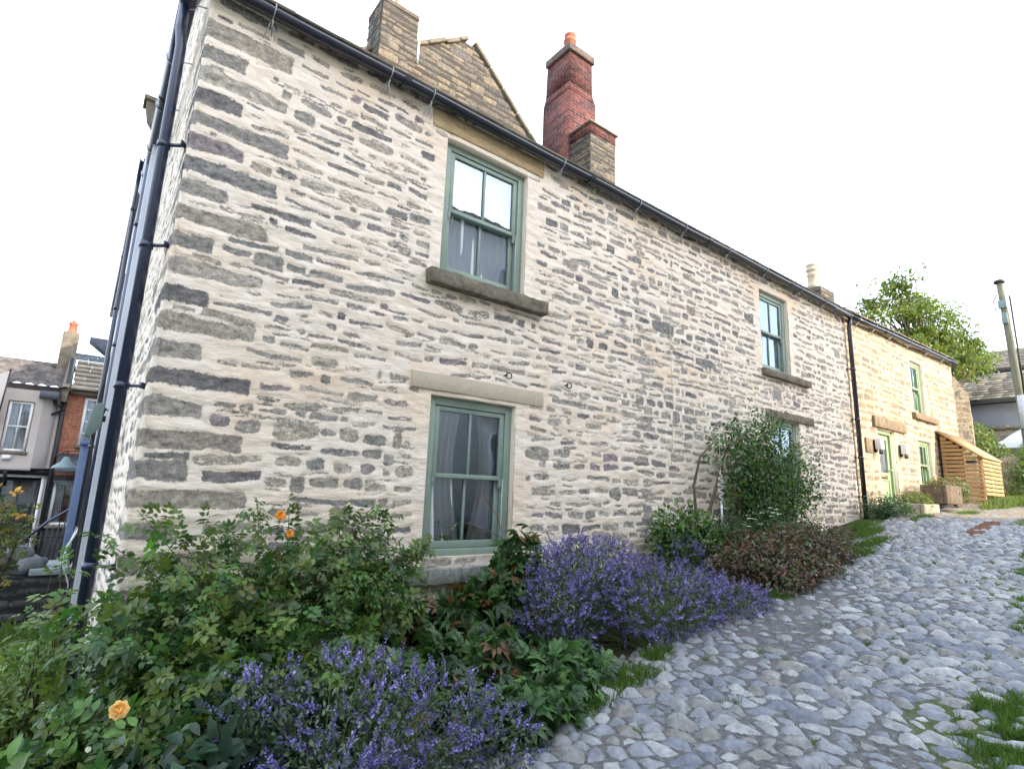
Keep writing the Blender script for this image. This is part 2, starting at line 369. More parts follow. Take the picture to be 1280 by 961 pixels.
# cobbled lane ------------------------------------------------------
def cobble_mat():
    m = N('cobblestones', .62, .4); v = m.coord(); st = m.attr('stn'); r = m.attr('rnd'); fl = m.attr('moss')
    sc = m.ramp(r, [(0,(.125,.137,.16)),(.14,(.17,.178,.195)),(.28,(.10,.112,.138)),(.42,(.19,.195,.20)),(.55,(.15,.148,.148)),(.68,(.145,.156,.178)),(.8,(.235,.238,.243)),(.92,(.145,.138,.13))], 'CONSTANT')
    sv = m.ramp(m.noise(v, 19, 6, .7), [(.3, (.85,.85,.86)), (.7, (1.9,1.9,1.9))]); sc = m.mix(1., sc, sv, 'MULTIPLY')
    fk = m.mr(m.noise(v, 60, 4, .6), .60, .70); sc = m.mix(m.math('MULTIPLY', fk, .25), sc, (.34,.34,.35))
    gap = m.ramp(m.noise(v, 30, 6, .7), [(.3, (.045,.045,.044)), (.55, (.12,.12,.122)), (.75, (.24,.24,.245))])
    gap = m.mix(m.attr('dirt'), gap, m.ramp(m.noise(v, 7, 6, .7), [(.3, (.17,.13,.085)), (.7, (.30,.24,.17))]))
    mm = m.mr(m.math('ADD', fl, m.math('MULTIPLY', m.math('SUBTRACT', m.noise(v, 9, 5, .7), .5), .9)), .45, .65)
    gap = m.mix(mm, gap, m.ramp(m.noise(v, 50, 4, .6), [(.3,(.03,.045,.012)), (.7,(.09,.12,.035))]))
    mk = m.mr(m.math('ADD', st, m.math('MULTIPLY', m.math('SUBTRACT', m.noise(v, 45, 4, .7), .5), .5)), .25, .55)
    m.col(m.mix(mk, gap, sc)); m.bump(m.noise(v, 38, 8, .75), .55, .010)
    m.setin(m.b.inputs['Roughness'], m.mr(mk, 0, 1, .95, .42)); return m.m
def cobbles():
    xs = [-3.0]
    while xs[-1] < 20: xs.append(xs[-1]+(.03 if xs[-1] < 1.0 else .0085+.0028*max(0, xs[-1]-1.8)))
    X = np.array(xs); Y = np.concatenate([np.arange(-3, .4, .03), np.arange(.4, 3.9, .0098)])
    XX, YY = np.meshgrid(X, Y, indexing='ij'); x = XX.ravel(); y = YY.ravel()
    # warped lattice of stones laid in rough rows across the lane
    wx = x+.05*fbm(x*1.3, y*1.3, 5, 3); wy = y+.07*fbm(x*1.1, y*1.1, 9, 3)
    px, py = .094, .142
    ci = np.floor(wx/px).astype(int); best = np.full(len(x), 9.); sec = np.full(len(x), 9.); bi = np.zeros(len(x), int)
    def hh(a, b, k): return _tab[(a*7919+b*104729+k*3571) & 65535]
    for dx in (-2, -1, 0, 1, 2):
        cx = ci+dx; oy = (cx & 1)*.5; cj0 = np.floor(wy/py-oy).astype(int)
        for dy in (-1, 0, 1):
            cj = cj0+dy
            sx = (cx+.5+(hh(cx, cj, 1)-.5)*.75)*px; sy = (cj+.5+oy+(hh(cx, cj, 2)-.5)*.75)*py
            w_ = (hh(cx, cj, 3)-.5)*.052; an = (hh(cx, cj, 4)-.5)*.9
            ex = wx-sx; ey = wy-sy; u = ex*np.cos(an)+ey*np.sin(an); v = -ex*np.sin(an)+ey*np.cos(an)
            d = np.sqrt((u*1.32)**2+(v*.80)**2)-w_
            idn = (cx*7919+cj*104729) & 65535
            nb = d < best; sec = np.where(nb, best, np.minimum(sec, d)); bi = np.where(nb, idn, bi); best = np.where(nb, d, best)
    t = (sec-best)/2; r1 = _tab[bi]; r2 = _tab[(bi*31+7) & 65535]; r3 = _tab[(bi*57+11) & 65535]; r4 = _tab[(bi*91+5) & 65535]
    t = t-.008*(.4+vnoise(x*22, y*22, 2))
    s = np.clip(t/.058, 0, 1); dome = (1-(1-s)**2.1)*.8+.2*np.clip(s*2.2, 0, 1)
    fill = .16+.8*fbm(x*.55, y*.9, 21, 3)+.42*np.exp(-((y-2.35-.03*x)/.38)**2)*np.clip((x-3.4)/1.2, 0, 1)*np.clip((9-x)/3, 0, 1)
    dirt = np.clip((x-10.3+.8*fbm(x*.8, y*1.2, 71, 3))/1.4, 0, 1); fill = np.clip(fill+dirt*.8, .0, .95)
    H = .028+.036*r2
    hst = H*dome*(.9+.12*fbm(x*14, y*14, 31, 2)) + .012*(r3-.5)*np.clip(dome*2, 0, 1)
    lev = .004+.034*fill+.003*vnoise(x*40, y*40, 8)
    h = np.maximum(hst, lev); stn = np.clip((hst-lev)/.012+.3, 0, 1)
    und = .035*fbm(x*.5, y*.5, 41, 3)+.012*fbm(x*2.2, y*2.2, 47, 2)
    edge = np.clip((lane_edge(x)-y)/.15, 0, 1)
    z = gz(x, y)+.0+h+und*edge-.06*(1-edge)
    moss = np.clip(.1+1.2*fbm(x*.7, y*1.2, 61, 3)+.9*np.clip((1.45-y)/.8, 0, 1)+np.clip(1-(lane_edge(x)-y)/.25, 0, 1)*.6, 0, 1)
    o = grid(X, Y, lambda a, b: z.reshape(a.shape), 'cobbled_lane', cobble_mat(), extra={'stn': stn, 'moss': moss*(1-.5*dirt), 'dirt': dirt},
             cull=lambda a, b: b < lane_edge(a)+.12)
    o.data.attributes['rnd'].data.foreach_set('value', r4.astype(np.float32))
    return o
cobbles()

mb = MB()
for i in range(15):
    for j in (0,):
        x = 9.85+i*.078; y = 2.22+j*.19; z = gzs(x, y)+.050; mb.box(x, x+.066, y, y+.18, z-.05, z+.004*(i % 3))
o = mb.build('brick_strip', simple('worn_paving_brick', (.22,.12,.085), .9, .2, .35, 12, .6, .008), None, bevel=.006); o['kind'] = 'structure'

# ------------------------------------------------------------------ rubble walls
def lay_stones(W0, W1, H0, H1, rng, pitch=(.085, .16), length=(.14, .48), joint=.035, drop=.1, avoid=(), quoin=None, tilt=.05, thin=0):
    st = []; v = H0
    while v < H1:
        p = rng.uniform(*pitch); v += p; u = W0+rng.uniform(-.2, .05)
        while u < W1:
            L = min(rng.gamma(2.6, (length[1]-length[0])*.20)+length[0]*.8, length[1])*(.8+.5*rng.random())
            jn = joint*(.45+1.5*rng.random()**1.5)
            if rng.random() > drop:
                hh = max(.015, (p-joint)*.5*rng.uniform(.45, 1.05))
                if rng.random() < .07: hh *= 1.7
                if rng.random() < .18: L *= .45
                cu = u+L/2; cv = v-p/2+rng.normal(0, .010)+.02*sin(u*1.3+v)
                st.append((cu, cv, L/2, hh, rng.normal(0, tilt), rng.random(), rng.random()))
            elif rng.random() < .6:
                st.append((u+L/2, v-p/2+rng.normal(0, .012), L/2*.6, .014, rng.normal(0, tilt), rng.random(), .9))
            if thin and rng.random() < thin: st.append((u+L*rng.uniform(.1, .9), v-p+rng.normal(0, .006), rng.uniform(.04, .14), rng.uniform(.006, .012), rng.normal(0, tilt), rng.random(), .3+.7*rng.random()))
            u += L+jn
    res = []
    for s in st:
        bad = False
        for (a, b, c, d) in avoid:
            if s[0]+s[2]*.8 > a and s[0]-s[2]*.8 < b and s[1]+s[3]*.6 > c and s[1]-s[3]*.6 < d:
                # try trimming horizontally
                if s[0] < a and a-(s[0]-s[2]) > .1: nu1 = a-.012; u0 = s[0]-s[2]; s = ((u0+nu1)/2, s[1], (nu1-u0)/2)+s[3:]
                elif s[0] > b and (s[0]+s[2])-b > .1: u1 = s[0]+s[2]; u0 = b+.012; s = ((u0+u1)/2, s[1], (u1-u0)/2)+s[3:]
                else: bad = True
        if not bad: res.append(s)
    return res
def rubble_field(U, V, stones, corner=.6, warp=.020, taper=.3):
    nu, nv = len(U), len(V); sdf = np.full((nu, nv), -.05); rnd = np.zeros((nu, nv)); rnb = np.zeros((nu, nv)); dep = np.zeros((nu, nv))
    UU, VV = np.meshgrid(U, V, indexing='ij')
    WU = UU+warp*1.6*fbm(UU*5, VV*5, 3, 3); WV = VV+warp*fbm(UU*6+40, VV*9, 7, 3)
    for (cu, cv, hw, hh, rot, r, rb) in stones:
        ext = .06+hw+hh*.5; i0 = np.searchsorted(U, cu-ext); i1 = np.searchsorted(U, cu+ext); j0 = np.searchsorted(V, cv-hh-.08-abs(rot)*hw); j1 = np.searchsorted(V, cv+hh+.08+abs(rot)*hw)
        if i1 <= i0 or j1 <= j0: continue
        u = WU[i0:i1, j0:j1]-cu; v = WV[i0:i1, j0:j1]-cv; a, b = cos(rot), sin(rot)
        u, v = u*a+v*b, -u*b+v*a
        v = v*(1+.5*(r-.5)*u/hw)*(1+taper*np.clip(u/hw, -1.2, 1.2)**2*(.2+.8*rb))          # wedge and lens shapes
        rc = min(hh, hw)*corner*(.4+1.1*rb); qx = np.abs(u)-(hw-rc); qy = np.abs(v)-(hh-rc)
        d = -(np.hypot(np.maximum(qx, 0), np.maximum(qy, 0))+np.minimum(np.maximum(qx, qy), 0)-rc)
        sub = sdf[i0:i1, j0:j1]; m = d > sub
        sub[m] = d[m]; rnd[i0:i1, j0:j1][m] = r; rnb[i0:i1, j0:j1][m] = rb
    return UU, VV, np.clip(sdf, -.05, .05), rnd, rnb
def rubble_sheet(name, parent, mat, U, V, stones, tf, holes=(), proud=-.004, rough=.009, corner=.6, trim=None, warp=.020):
    """tf(u, v, d) -> xyz arrays with d = offset outward from the face"""
    UU, VV, sdf, rnd, rnb = rubble_field(U, V, stones, corner, warp)
    k = np.clip(sdf/.02, 0, 1); k = k*k*(3-2*k)
    d = proud*k+rough*(fbm(UU*22, VV*30, 51, 3))*k*1.3+(.009*fbm(UU*4, VV*14, 55, 3)+.004*fbm(UU*14, VV*34, 59, 2))*(1-k)+.006*fbm(UU*2, VV*2, 57, 2)-.004*np.exp(-(sdf/.006)**2)
    x, y, z = tf(UU, VV, d)
    nu, nv = UU.shape; i = np.arange(nu-1)[:, None]*nv+np.arange(nv-1)[None]; q = np.stack([i, i+nv, i+nv+1, i+1], -1)
    cu = (U[:-1]+U[1:])[:, None]/2+0*V[None, :-1]; cv = (V[:-1]+V[1:])[None]/2+0*U[:-1, None]
    keep = np.ones((nu-1, nv-1), bool)
    for (a, b, c, e) in holes: keep &= ~((cu > a) & (cu < b) & (cv > c) & (cv < e))
    if trim is not None: keep &= trim(cu, cv)
    mb = MB(); mb.add(np.stack([np.ravel(x), np.ravel(y), np.ravel(z)], 1), q[keep])
    o = mb.build(name, mat, parent, smooth=True, extra={'sdf': sdf.ravel(), 'rnb': rnb.ravel()})
    o.data.attributes['rnd'].data.foreach_set('value', rnd.ravel().astype(np.float32))
    return o
def snap(U, vals):
    U = np.array(U)
    for v in vals:
        i = np.argmin(abs(U-v)); U[i] = v
    return U
WY = 4.2; XA = .27
house = thing('stone_cottage', (XA, WY, 0), 'long pale rubble stone cottage with sage green sash windows in the foreground', 'cottage')
# window openings (x0,x1,z0,z1)
OP1 = (2.33, 3.28, 1.04, 2.42); OP2 = (2.33, 3.33, 3.55, 4.92); OP3 = (8.04, 8.94, 3.61, 4.90); OP4 = (8.2, 9.1, 1.75, 2.86)
OPS = [OP1, OP2, OP3, OP4]
SILLS = [(2.2, 3.56, .82, .95), (2.2, 3.58, 3.39, 3.53), (8.03, 9.5, 3.48, 3.6)]
LINT = [(2.13, 3.62, 2.465, 2.60), (2.16, 3.52, 4.95, 5.16), (8.05, 9.58, 2.86, 2.98)]
rng = np.random.default_rng(5)
X1 = 11.2; ZT = 5.275
avoid = [(a-.10, b+.14, c-.02, d+.03) for a, b, c, d in OPS]+SILLS+LINT+[(XA-1, XA+.05, -1, 6)]
# quoins, alternating long and short
quo = []; z = 4.88; k = 0
while z > -.2:
    h = .085+.02*rng.random(); pit_ = .17+.035*rng.random()
    if k == 0: h = .13
    L = (.56+.12*rng.random()) if k % 2 == 0 else (.24+.12*rng.random())
    if k == 1: L = .3
    quo.append((z, h*.62+.0, L, rng.random(), .25*rng.random())); z -= pit_; k += 1
zone = [(XA-.5, XA+L+.05, zc-hh-.012, zc+hh+.012) for zc, hh, L, r, rb in quo]
stones = lay_stones(XA+.02, 5.2, -.3, 5.2, rng, (.085, .135), (.10, .40), .042, .08, avoid+zone, tilt=.05, thin=.55)
stones += lay_stones(5.2, X1+.2, -.3, 5.2, rng, (.075, .135), (.09, .38), .033, .05, avoid, tilt=.045, thin=.4)
# some big singular stones seen in the photograph
stones = [s for s in stones if not (4.9 < s[0] < 5.4 and False)]
for zc, hh, L, r, rb in quo: stones.append((XA+L/2-.03, zc, L/2+.03, hh, 0, r, rb))
xs = [XA+.03]
while xs[-1] < X1: xs.append(xs[-1]+.0105+.0016*max(0, xs[-1]-2.5))
xs[-1] = X1
edges_x = [v for o in OPS for v in o[:2]]; edges_z = [v for o in OPS for v in o[2:]]
U = snap(xs, edges_x); V = snap(np.arange(-.4, ZT+.006, .0115), edges_z)
rubble_sheet('wall', house, M_WALL, U, V, stones, lambda u, v, d: (u, WY-d+0*u, v), holes=OPS, proud=-.003)
# side wall round the corner, with the same quoins wrapping round
srng = np.random.default_rng(8)
sst = lay_stones(.45, 3.9, -.3, 5.0, srng, (.085, .14), (.12, .4), .045, .1)
for i, (zc, hh, L, r, rb) in enumerate(quo): sst.append(((.30 if i % 2 == 0 else .5)/2-.02, zc, (.30 if i % 2 == 0 else .5)/2+.02, hh, 0, r, rb))
US = np.concatenate([np.arange(.03, 1.2, .014), np.arange(1.2, 3.9, .03)])
rubble_sheet('side_wall', house, M_WALL, US, V, sst, lambda u, v, d: (XA-d+0*u, WY+u, v), proud=-.003)
# rounded arris between both faces
AR = np.linspace(0, pi/2, 7)
def arris():
    UU, VV = np.meshgrid(AR, V, indexing='ij'); mn = .004*fbm(VV*8, UU*2, 3, 3)+.006*fbm(VV*2, UU*0, 5, 2)
    r = .03
    x = XA+r-(r+mn)*np.cos(UU); y = WY+r-(r+mn)*np.sin(UU)
    sdf = np.full(UU.shape, -.05); rn = np.zeros(UU.shape); rb_ = np.zeros(UU.shape)
    for zc, hh, L, rr, rb in quo:
        d = hh-abs(VV+.012*fbm(VV*6, UU, 9, 2)-zc); m = d > sdf; sdf[m] = d[m]; rn[m] = rr; rb_[m] = rb
    x[-1] = XA+r+.001; nu, nv = UU.shape; i = np.arange(nu-1)[:, None]*nv+np.arange(nv-1)[None]; q = np.stack([i, i+nv, i+nv+1, i+1], -1)
    mb = MB(); mb.add(np.stack([x.ravel(), y.ravel(), VV.ravel()], 1), q.reshape(-1, 4))
    o = mb.build('corner_edge', M_WALL, house, smooth=True, extra={'sdf': np.clip(sdf, -.05, .05).ravel(), 'rnb': rb_.ravel()})
    o.data.attributes['rnd'].data.foreach_set('value', rn.ravel().astype(np.float32))
arris()
# back and inner walls keep the rooms dark
mb = MB(); mb.box(XA+.35, 11.2, 10.9, 11.2, -.8, 5.2); mb.box(10.9, 11.15, WY+.4, 10.9, -.4, 5.2); mb.box(XA+.02, XA+.3, 8.1, 11.2, -.8, 5.2)
mb.build('back_wall', M_CREAM, house)
mb = MB(); mb.box(XA+.3, 11.0, WY+.3, 10.9, 2.72, 2.85); mb.box(XA+.3, 11.0, WY+.3, 10.9, -.2, 0.0); mb.build('floor', M_PLANK, house)
# ragged dark stones under the eaves
mb = MB(); x = XA+.02
while x < X1-.1:
    L = rng.uniform(.12, .4); n_ = 9; xx = np.linspace(x, x+L, n_); lo = ZT-.035-.05*rng.random()+.014*rng.normal(size=n_); V_ = [(a, WY-.008-.018*rng.random(), b) for a, b in zip(xx, lo)]+[(a, WY-.012-.02*rng.random(), ZT+.05) for a in xx]+[(a, WY+.1, b) for a, b in zip(xx, lo)]
    mb.add(V_, [(i, i+1, n_+i+1, n_+i) for i in range(n_-1)]+[(2*n_+i, 2*n_+i+1, i+1, i) for i in range(n_-1)]); x += L
mb.build('wall_head', simple('mossy_wall_head', (.16,.11,.06), .95, .1, .6, 9, .9, .02), house)

# roof of overlapping stone slates (sheet of slabs)
def slate_roof(name, parent, mat, a, b, up, rows, wmin=.3, wmax=.6, th=.025, expo=.28, seed=1):
    """a->b along eave, up = vector from eave to ridge for the whole slope"""
    r = random.Random(seed); a = np.array(a, float); b = np.array(b, float); up = np.array(up, float)
    L = np.linalg.norm(b-a); e = (b-a)/L; Lu = np.linalg.norm(up); u = up/Lu; n = np.cross(e, u)
    if n[2] < 0: n = -n
    mb = MB(); nr = max(1, int(Lu/expo))
    for i in range(nr):
        s = -r.random()*wmin; base = i*Lu/nr
        while s < L:
            w_ = r.uniform(wmin, wmax); s0 = max(0, s); s1 = min(L, s+w_-.006)
            if s1-s0 > .03:
                lift = th*1.2; o0 = a+u*(base-.02*r.random())+n*(lift+r.random()*.006); o1 = a+u*min(Lu, base+Lu/nr+.08)+n*.006
                v = [o0+e*s0, o0+e*s1, o1+e*s1, o1+e*s0]; v += [p-n*th for p in v]
                mb.add(v, [(0,1,2,3),(7,6,5,4),(0,4,5,1),(1,5,6,2),(2,6,7,3),(3,7,4,0)], rnd=r.random())
            s += w_
    return mb.build(name, mat, parent)
rf = slate_roof('roof', house, M_SLATE, (XA-.12, WY-.13, 5.21), (X1, WY-.13, 5.17), (0, 3.4, 2.35), 10, seed=4)
mb = MB()
mb.prism([(WY+.03, 5.25), (7.6, 7.50), (11.2, 5.16), (11.2, 5.13), (WY+.3, 5.13)], 0, XA+.04, X1); mb.build('roof_deck', M_PLANK, house)
def g_top(y): return np.where(y < 7.6, 5.24+(y-4.23)*.67, 7.50-(y-7.6)*.65)
sst2 = lay_stones(.0, 6.9, 5.24, 7.5, np.random.default_rng(12), (.085, .14), (.12, .4), .045, .1)
rubble_sheet('gable_end', house, M_RUBSIDE, np.arange(.03, 6.95, .03), np.arange(5.262, 7.6, .02), sst2, lambda u, v, d: (XA-.0-d+0*u, WY+u, v), trim=lambda u, v: v < g_top(u+WY))
# gutter (half round trough) with brackets
def gutter(name, parent, mat, p0, p1, r=.058, th=.006, n=10, ends=True):
    p0 = np.array(p0, float); p1 = np.array(p1, float); d = p1-p0; d /= np.linalg.norm(d)
    s = np.cross(d, (0, 0, 1)); s /= np.linalg.norm(s); upv = np.cross(s, d); a = np.linspace(pi, 2*pi, n)
    prof = [(cos(t)*r, sin(t)*r) for t in a]+[(cos(t)*(r-th), sin(t)*(r-th)) for t in a[::-1]]
    nseg = max(2, int(np.linalg.norm(p1-p0)/.8)); V = []; k = len(prof); q = []
    L = np.linalg.norm(p1-p0)
    for i in range(nseg+1):
        c = p0+(p1-p0)*i/nseg; c = c-upv*.012*sin(i*2.1)*.5
        V += [c+s*x+upv*z_ for x, z_ in prof]
    for i in range(nseg):
        for j in range(k): q.append((i*k+j, i*k+(j+1) % k, (i+1)*k+(j+1) % k, (i+1)*k+j))
    mb = MB(); mb.add(V, q, poly=[list(range(k))[::-1], [nseg*k+j for j in range(k)]])
    # jointing collars
    x = 1.7
    while x < L:
        c = p0+d*x; V = []
        for cc in (c-d*.035, c+d*.035): V += [cc+s*cos(t)*(r+.008)+upv*sin(t)*(r+.008) for t in a]
        mb.add(V, [(j, j+1, n+j+1, n+j) for j in range(n-1)]); x += 2.35
    return mb.build(name, mat, parent, smooth=True)
g1 = gutter('gutter', house, M_BLACK, (XA-.16, WY-.10, 5.19), (X1+.02, WY-.10, 5.15))
def bracket(parent, x, y, z, r=.062):
    mb = MB(); pts = [(x, y-r*1.02, z+.02)]+[(x, y+r*cos(t), z+r*sin(t)) for t in np.linspace(pi, 2*pi, 9)]+[(x, y+r, z+.02)]
    mb.tube(pts, .0045, 5); mb.tube([(x, y-.005, z-r), (x+.005, y+.03, z-r-.05), (x+.015, y+.075, z-r-.10)], .006, 5)
    mb.tube([(x+.015, y+.03, z-r-.04), (x+.05, y+.085, z-r-.12)], .004, 5)
    mb.tube([(x-.01, y+.02, z-r-.02), (x-.03, y+.085, z-r-.11)], .004, 5)
    return mb.build('gutter_bracket', M_GALV, parent)
for x in (.68, 1.66, 2.08, 3.72, 5.0, 5.95, 7.0, 8.05, 9.2, 10.1): bracket(g1, x, WY-.10, 5.19-.04*(x/11))
g2 = gutter('side_gutter', house, M_NAVY, (XA-.13, WY-.05, 5.2), (XA-.13, WY+3.9, 5.2))
for y in (4.45, 5.2, 6.0, 6.9, 7.6): 
    mb = MB(); cx = XA-.13; mb.tube([(cx-.065, y, 5.23)]+[(cx+.062*cos(t), y, 5.2+.062*sin(t)) for t in np.linspace(pi, 2*pi, 9)]+[(cx+.13, y, 5.22)], .006, 5); mb.build('gutter_bracket', M_GALV, g2)
# downpipes
def downpipe(parent, mat, pts, r, clips, wallpt, name='downpipe', cm=None):
    mb = MB(); mb.tube(pts, r, 12)
    o = mb.build(name, mat, parent, smooth=True)
    for c in clips:
        i = 0
        for a, b in zip(pts[:-1], pts[1:]):
            if min(a[2], b[2]) <= c <= max(a[2], b[2]):
                t = (c-a[2])/(b[2]-a[2]); p = np.array(a)+(np.array(b)-np.array(a))*t; break
        else: continue
        m2 = MB(); m2.tube([p-(0, 0, .022), p+(0, 0, .022)], r+.008, 12)
        q = np.array(wallpt(p)); dd = q-p; dd /= np.linalg.norm(dd)
        m2.beam(p, q+dd*.02, .02, .018); sd_ = np.cross(dd, (0, 0, 1)); m2.beam(q-dd*.006-sd_*.04, q-dd*.006+sd_*.04, .012, .04)
        m2.build('pipe_clip', cm or mat, o)
    return o
PX, PY = XA-.125, WY+.26
downpipe(house, M_NAVY, [(PX-.02, PY, 5.16), (PX-.02, PY, 4.95), (PX, PY, 4.8), (PX, PY, -.2)], .036, (3.98, 3.2, 2.2, 1.05), lambda p: (XA, p[1]-.1, p[2]))
downpipe(house, M_NAVY, [(PX-.0, 7.2, 5.16), (PX-.0, 7.2, -.3)], .05, (4.4, 3.0), lambda p: (XA, p[1], p[2]), name='soil_pipe')
downpipe(house, M_BLACK, [(11.22, WY-.10, 5.08), (11.2, WY-.09, 4.98), (11.21, WY-.075, 4.9), (11.28, WY-.075, 1.35)], .040, (4.1, 3.15, 2.45, 1.75), lambda p: (p[0]-.07, WY, p[2]))

# ------------------------------------------------------------------ sash windows
def curtain(parent, x0, x1, z0, z1, y, amp=.02, waves=9, taper=0, mat=None):
    nu, nv = 60, 12; u = np.linspace(0, 1, nu); v = np.linspace(0, 1, nv); UU, VV = np.meshgrid(u, v, indexing='ij')
    xx = x0+(x1-x0)*UU; 
    if taper: xx = x0+(xx-x0)*(1-taper*np.sin(VV*pi*.9)) if taper > 0 else x1+(xx-x1)*(1+taper*np.sin(VV*pi*.9))
    yy = y+amp*np.sin(UU*waves*2*pi+1.5*np.sin(UU*9))+.01*np.sin(VV*5+UU*9); zz = z0+(z1-z0)*VV
    i = np.arange(nu-1)[:, None]*nv+np.arange(nv-1)[None]; q = np.stack([i, i+nv, i+nv+1, i+1], -1)
    mb = MB(); mb.add(np.stack([xx.ravel(), yy.ravel(), zz.ravel()], 1), q.reshape(-1, 4)); return mb.build('curtain', mat or M_CURTAIN, parent, smooth=True)
def sash_window(parent, op, wy, mat, cols=2, rec=.055, curt='full', fr=.085, horn=True, label=None, barw=.024, simple_=False):
    x0, x1, z0, z1 = op; ya = wy+rec
    mb = MB()
    for a, b, c, d in ((x0+.012, x0+fr, z0+.0, z1-.01), (x1-fr, x1-.012, z0+.0, z1-.01), (x0+fr, x1-fr, z1-fr*.95, z1-.01), (x0+fr, x1-fr, z0, z0+.055)): mb.box(a, b, ya, ya+.10, c, d)
    win = mb.build('window', mat, parent, bevel=.004)
    if label: win['label'] = label
    # plaster reveals round the opening
    mb = MB(); t = .02
    mb.box(x0-.03, x0+.010, wy+.008, ya+.3, z0-.02, z1+.02); mb.box(x1-.010, x1+.03, wy+.008, ya+.3, z0-.02, z1+.02); mb.box(x0+.011, x1-.011, wy+.010, ya+.3, z1-.008, z1+.03); mb.box(x0+.011, x1-.011, wy+.010, ya+.3, z0-.03, z0+.0-.002)
    mb.build('reveal', M_PLASTER, win, bevel=.003)
    zm = z0+(z1-z0)*.49; ix0, ix1 = x0+fr+.004, x1-fr-.004; st = .050
    glass = MB()
    def sash(za, zb, y, name, bot, top):
        m_ = MB(); m_.box(ix0, ix0+st, y, y+.04, za, zb); m_.box(ix1-st, ix1, y, y+.04, za, zb); m_.box(ix0+st, ix1-st, y, y+.04, za, za+bot); m_.box(ix0+st, ix1-st, y, y+.04, zb-top, zb)
        for c in range(1, cols):
            cx = ix0+(ix1-ix0)*c/cols; m_.box(cx-barw/2, cx+barw/2, y+.004, y+.036, za+bot, zb-top)
        if name == 'upper_sash' and horn:
            for hx in (ix0+.006, ix1-.034): m_.prism([(y, za), (y+.034, za), (y+.03, za-.05), (y+.008, za-.075), (y, za-.04)], 0, hx, hx+.028)
        o = m_.build(name, mat, win, bevel=.003)
        for c in range(cols):
            a = ix0+(ix1-ix0)*c/cols; b = ix0+(ix1-ix0)*(c+1)/cols
            glass.add([(a+.012, y+.02, za+.01), (b-.012, y+.02, za+.01), (b-.012, y+.02, zb-.01), (a+.012, y+.02, zb-.01)], [(0, 1, 2, 3)])
    sash(zm-.015, z1-fr*.95-.004, ya+.014, 'upper_sash', .040, .042)
    sash(z0+.058, zm+.025, ya+.056, 'lower_sash', .062, .038)
    glass.build('glazing', M_GLASS, win)
    if horn:
        mb = MB(); mb.box(ix1+.002, ix1+.016, ya+.006, ya+.013, z0+.06, zm); mb.build('sash_cord', M_WHITE, win)
    cy = ya+.098
    if curt == 'full': curtain(win, x0+.02, x1-.02, z0, z1, cy, .018, 9)
    elif curt == 'half':
        curtain(win, x0+.02, x0+(x1-x0)*.52, z0, z1, cy, .02, 5, .28); curtain(win, x0+(x1-x0)*.56, x1-.02, z0, z1, cy+.03, .02, 4, -.35)
    elif curt == 'lower': curtain(win, x0+.02, x1-.02, z0, zm+.02, cy, .015, 7)
    return win
def slab(name, parent, mat, x0, x1, y0, y1, z0, z1, jit=.006, bev=.008, seed=0):
    nu = max(4, int((x1-x0)/.05)); r = np.random.default_rng(seed+int(x0*100)); mb = MB(); prof = [(y0, z0), (y1, z0), (y1, z1), (y0, z1)]
    V = []
    for i in range(nu+1):
        x = x0+(x1-x0)*i/nu; 
        for (a, b) in prof:
            j = r.normal(0, jit, 2); V.append((x+(r.normal(0, jit) if i in (0, nu) else 0), a+(j[0] if a == y0 else 0), b+j[1]*.7))
    q = []
    for i in range(nu):
        for j in range(4): q.append((i*4+j, i*4+(j+1) % 4, (i+1)*4+(j+1) % 4, (i+1)*4+j))
    mb.add(V, q, poly=[[3,2,1,0], [nu*4+j for j in range(4)]]); return mb.build(name, mat, parent, bevel=bev)
w1 = sash_window(house, OP1, WY, M_GREEN, curt='half', label='lower sage green sash window with pale curtains')
w2 = sash_window(house, OP2, WY, M_GREEN, curt='full', label='upper sage green sash window reflecting the sky')
w3 = sash_window(house, OP3, WY, M_GREEN, curt='full')
w4 = sash_window(house, OP4, WY, M_GREEN, curt='half')
slab('sill', w1, M_SILLG, 2.2, 3.57, WY-.055, WY+.06, .825, .95, .004)
slab('sill', w2, M_SILL, 2.2, 3.58, WY-.10, WY+.05, 3.40, 3.535, .004)
slab('sill', w3, M_SILL, 8.0, 9.5, WY-.07, WY+.05, 3.49, 3.60, .005)
slab('lintel', w1, M_LINTEL, 2.13, 3.62, WY-.012, WY+.12, 2.455, 2.602, .0015, .004)
slab('lintel', w2, M_PLANK, 2.16, 3.54, WY-.012, WY+.12, 4.97, 5.15, .003, .004)
slab('lintel', w4, M_SILL, 8.05, 9.58, WY-.03, WY+.1, 2.862, 2.985, .006)
mb = MB(); mb.box(2.2, 3.5, WY+.003, WY+.1, 4.9, 4.975); mb.build('head_plaster', M_PLASTER, w2)
# ornament on the sill behind the glass
mb = MB(); mb.lathe((2.5, WY+.19, 1.1), [(.03,0),(.045,.02),(.03,.05),(.012,.07),(.02,.09),(.004,.11)], 10); mb.tube([(2.5, WY+.19, 1.18), (2.56, WY+.19, 1.2), (2.62, WY+.18, 1.17)], .008, 6)
tag(mb.build('window_ornament', M_IRON, None, smooth=True), 'small dark bird ornament behind the glass on the lower window ledge', 'ornament')
# two iron rings in the wall
for i, (hx, hz) in enumerate(((3.15, 2.70), (3.95, 2.72))):
    mb = MB(); t = np.linspace(0, 2*pi, 15); mb.tube([(hx+.028*cos(a), WY-.035-.008*cos(a), hz+.028*sin(a)) for a in t], .006, 6); mb.tube([(hx-.03, WY+.02, hz+.005), (hx-.026, WY-.045, hz)], .008, 6)
    mb.build('wall_ring', M_IRON, house, smooth=True)
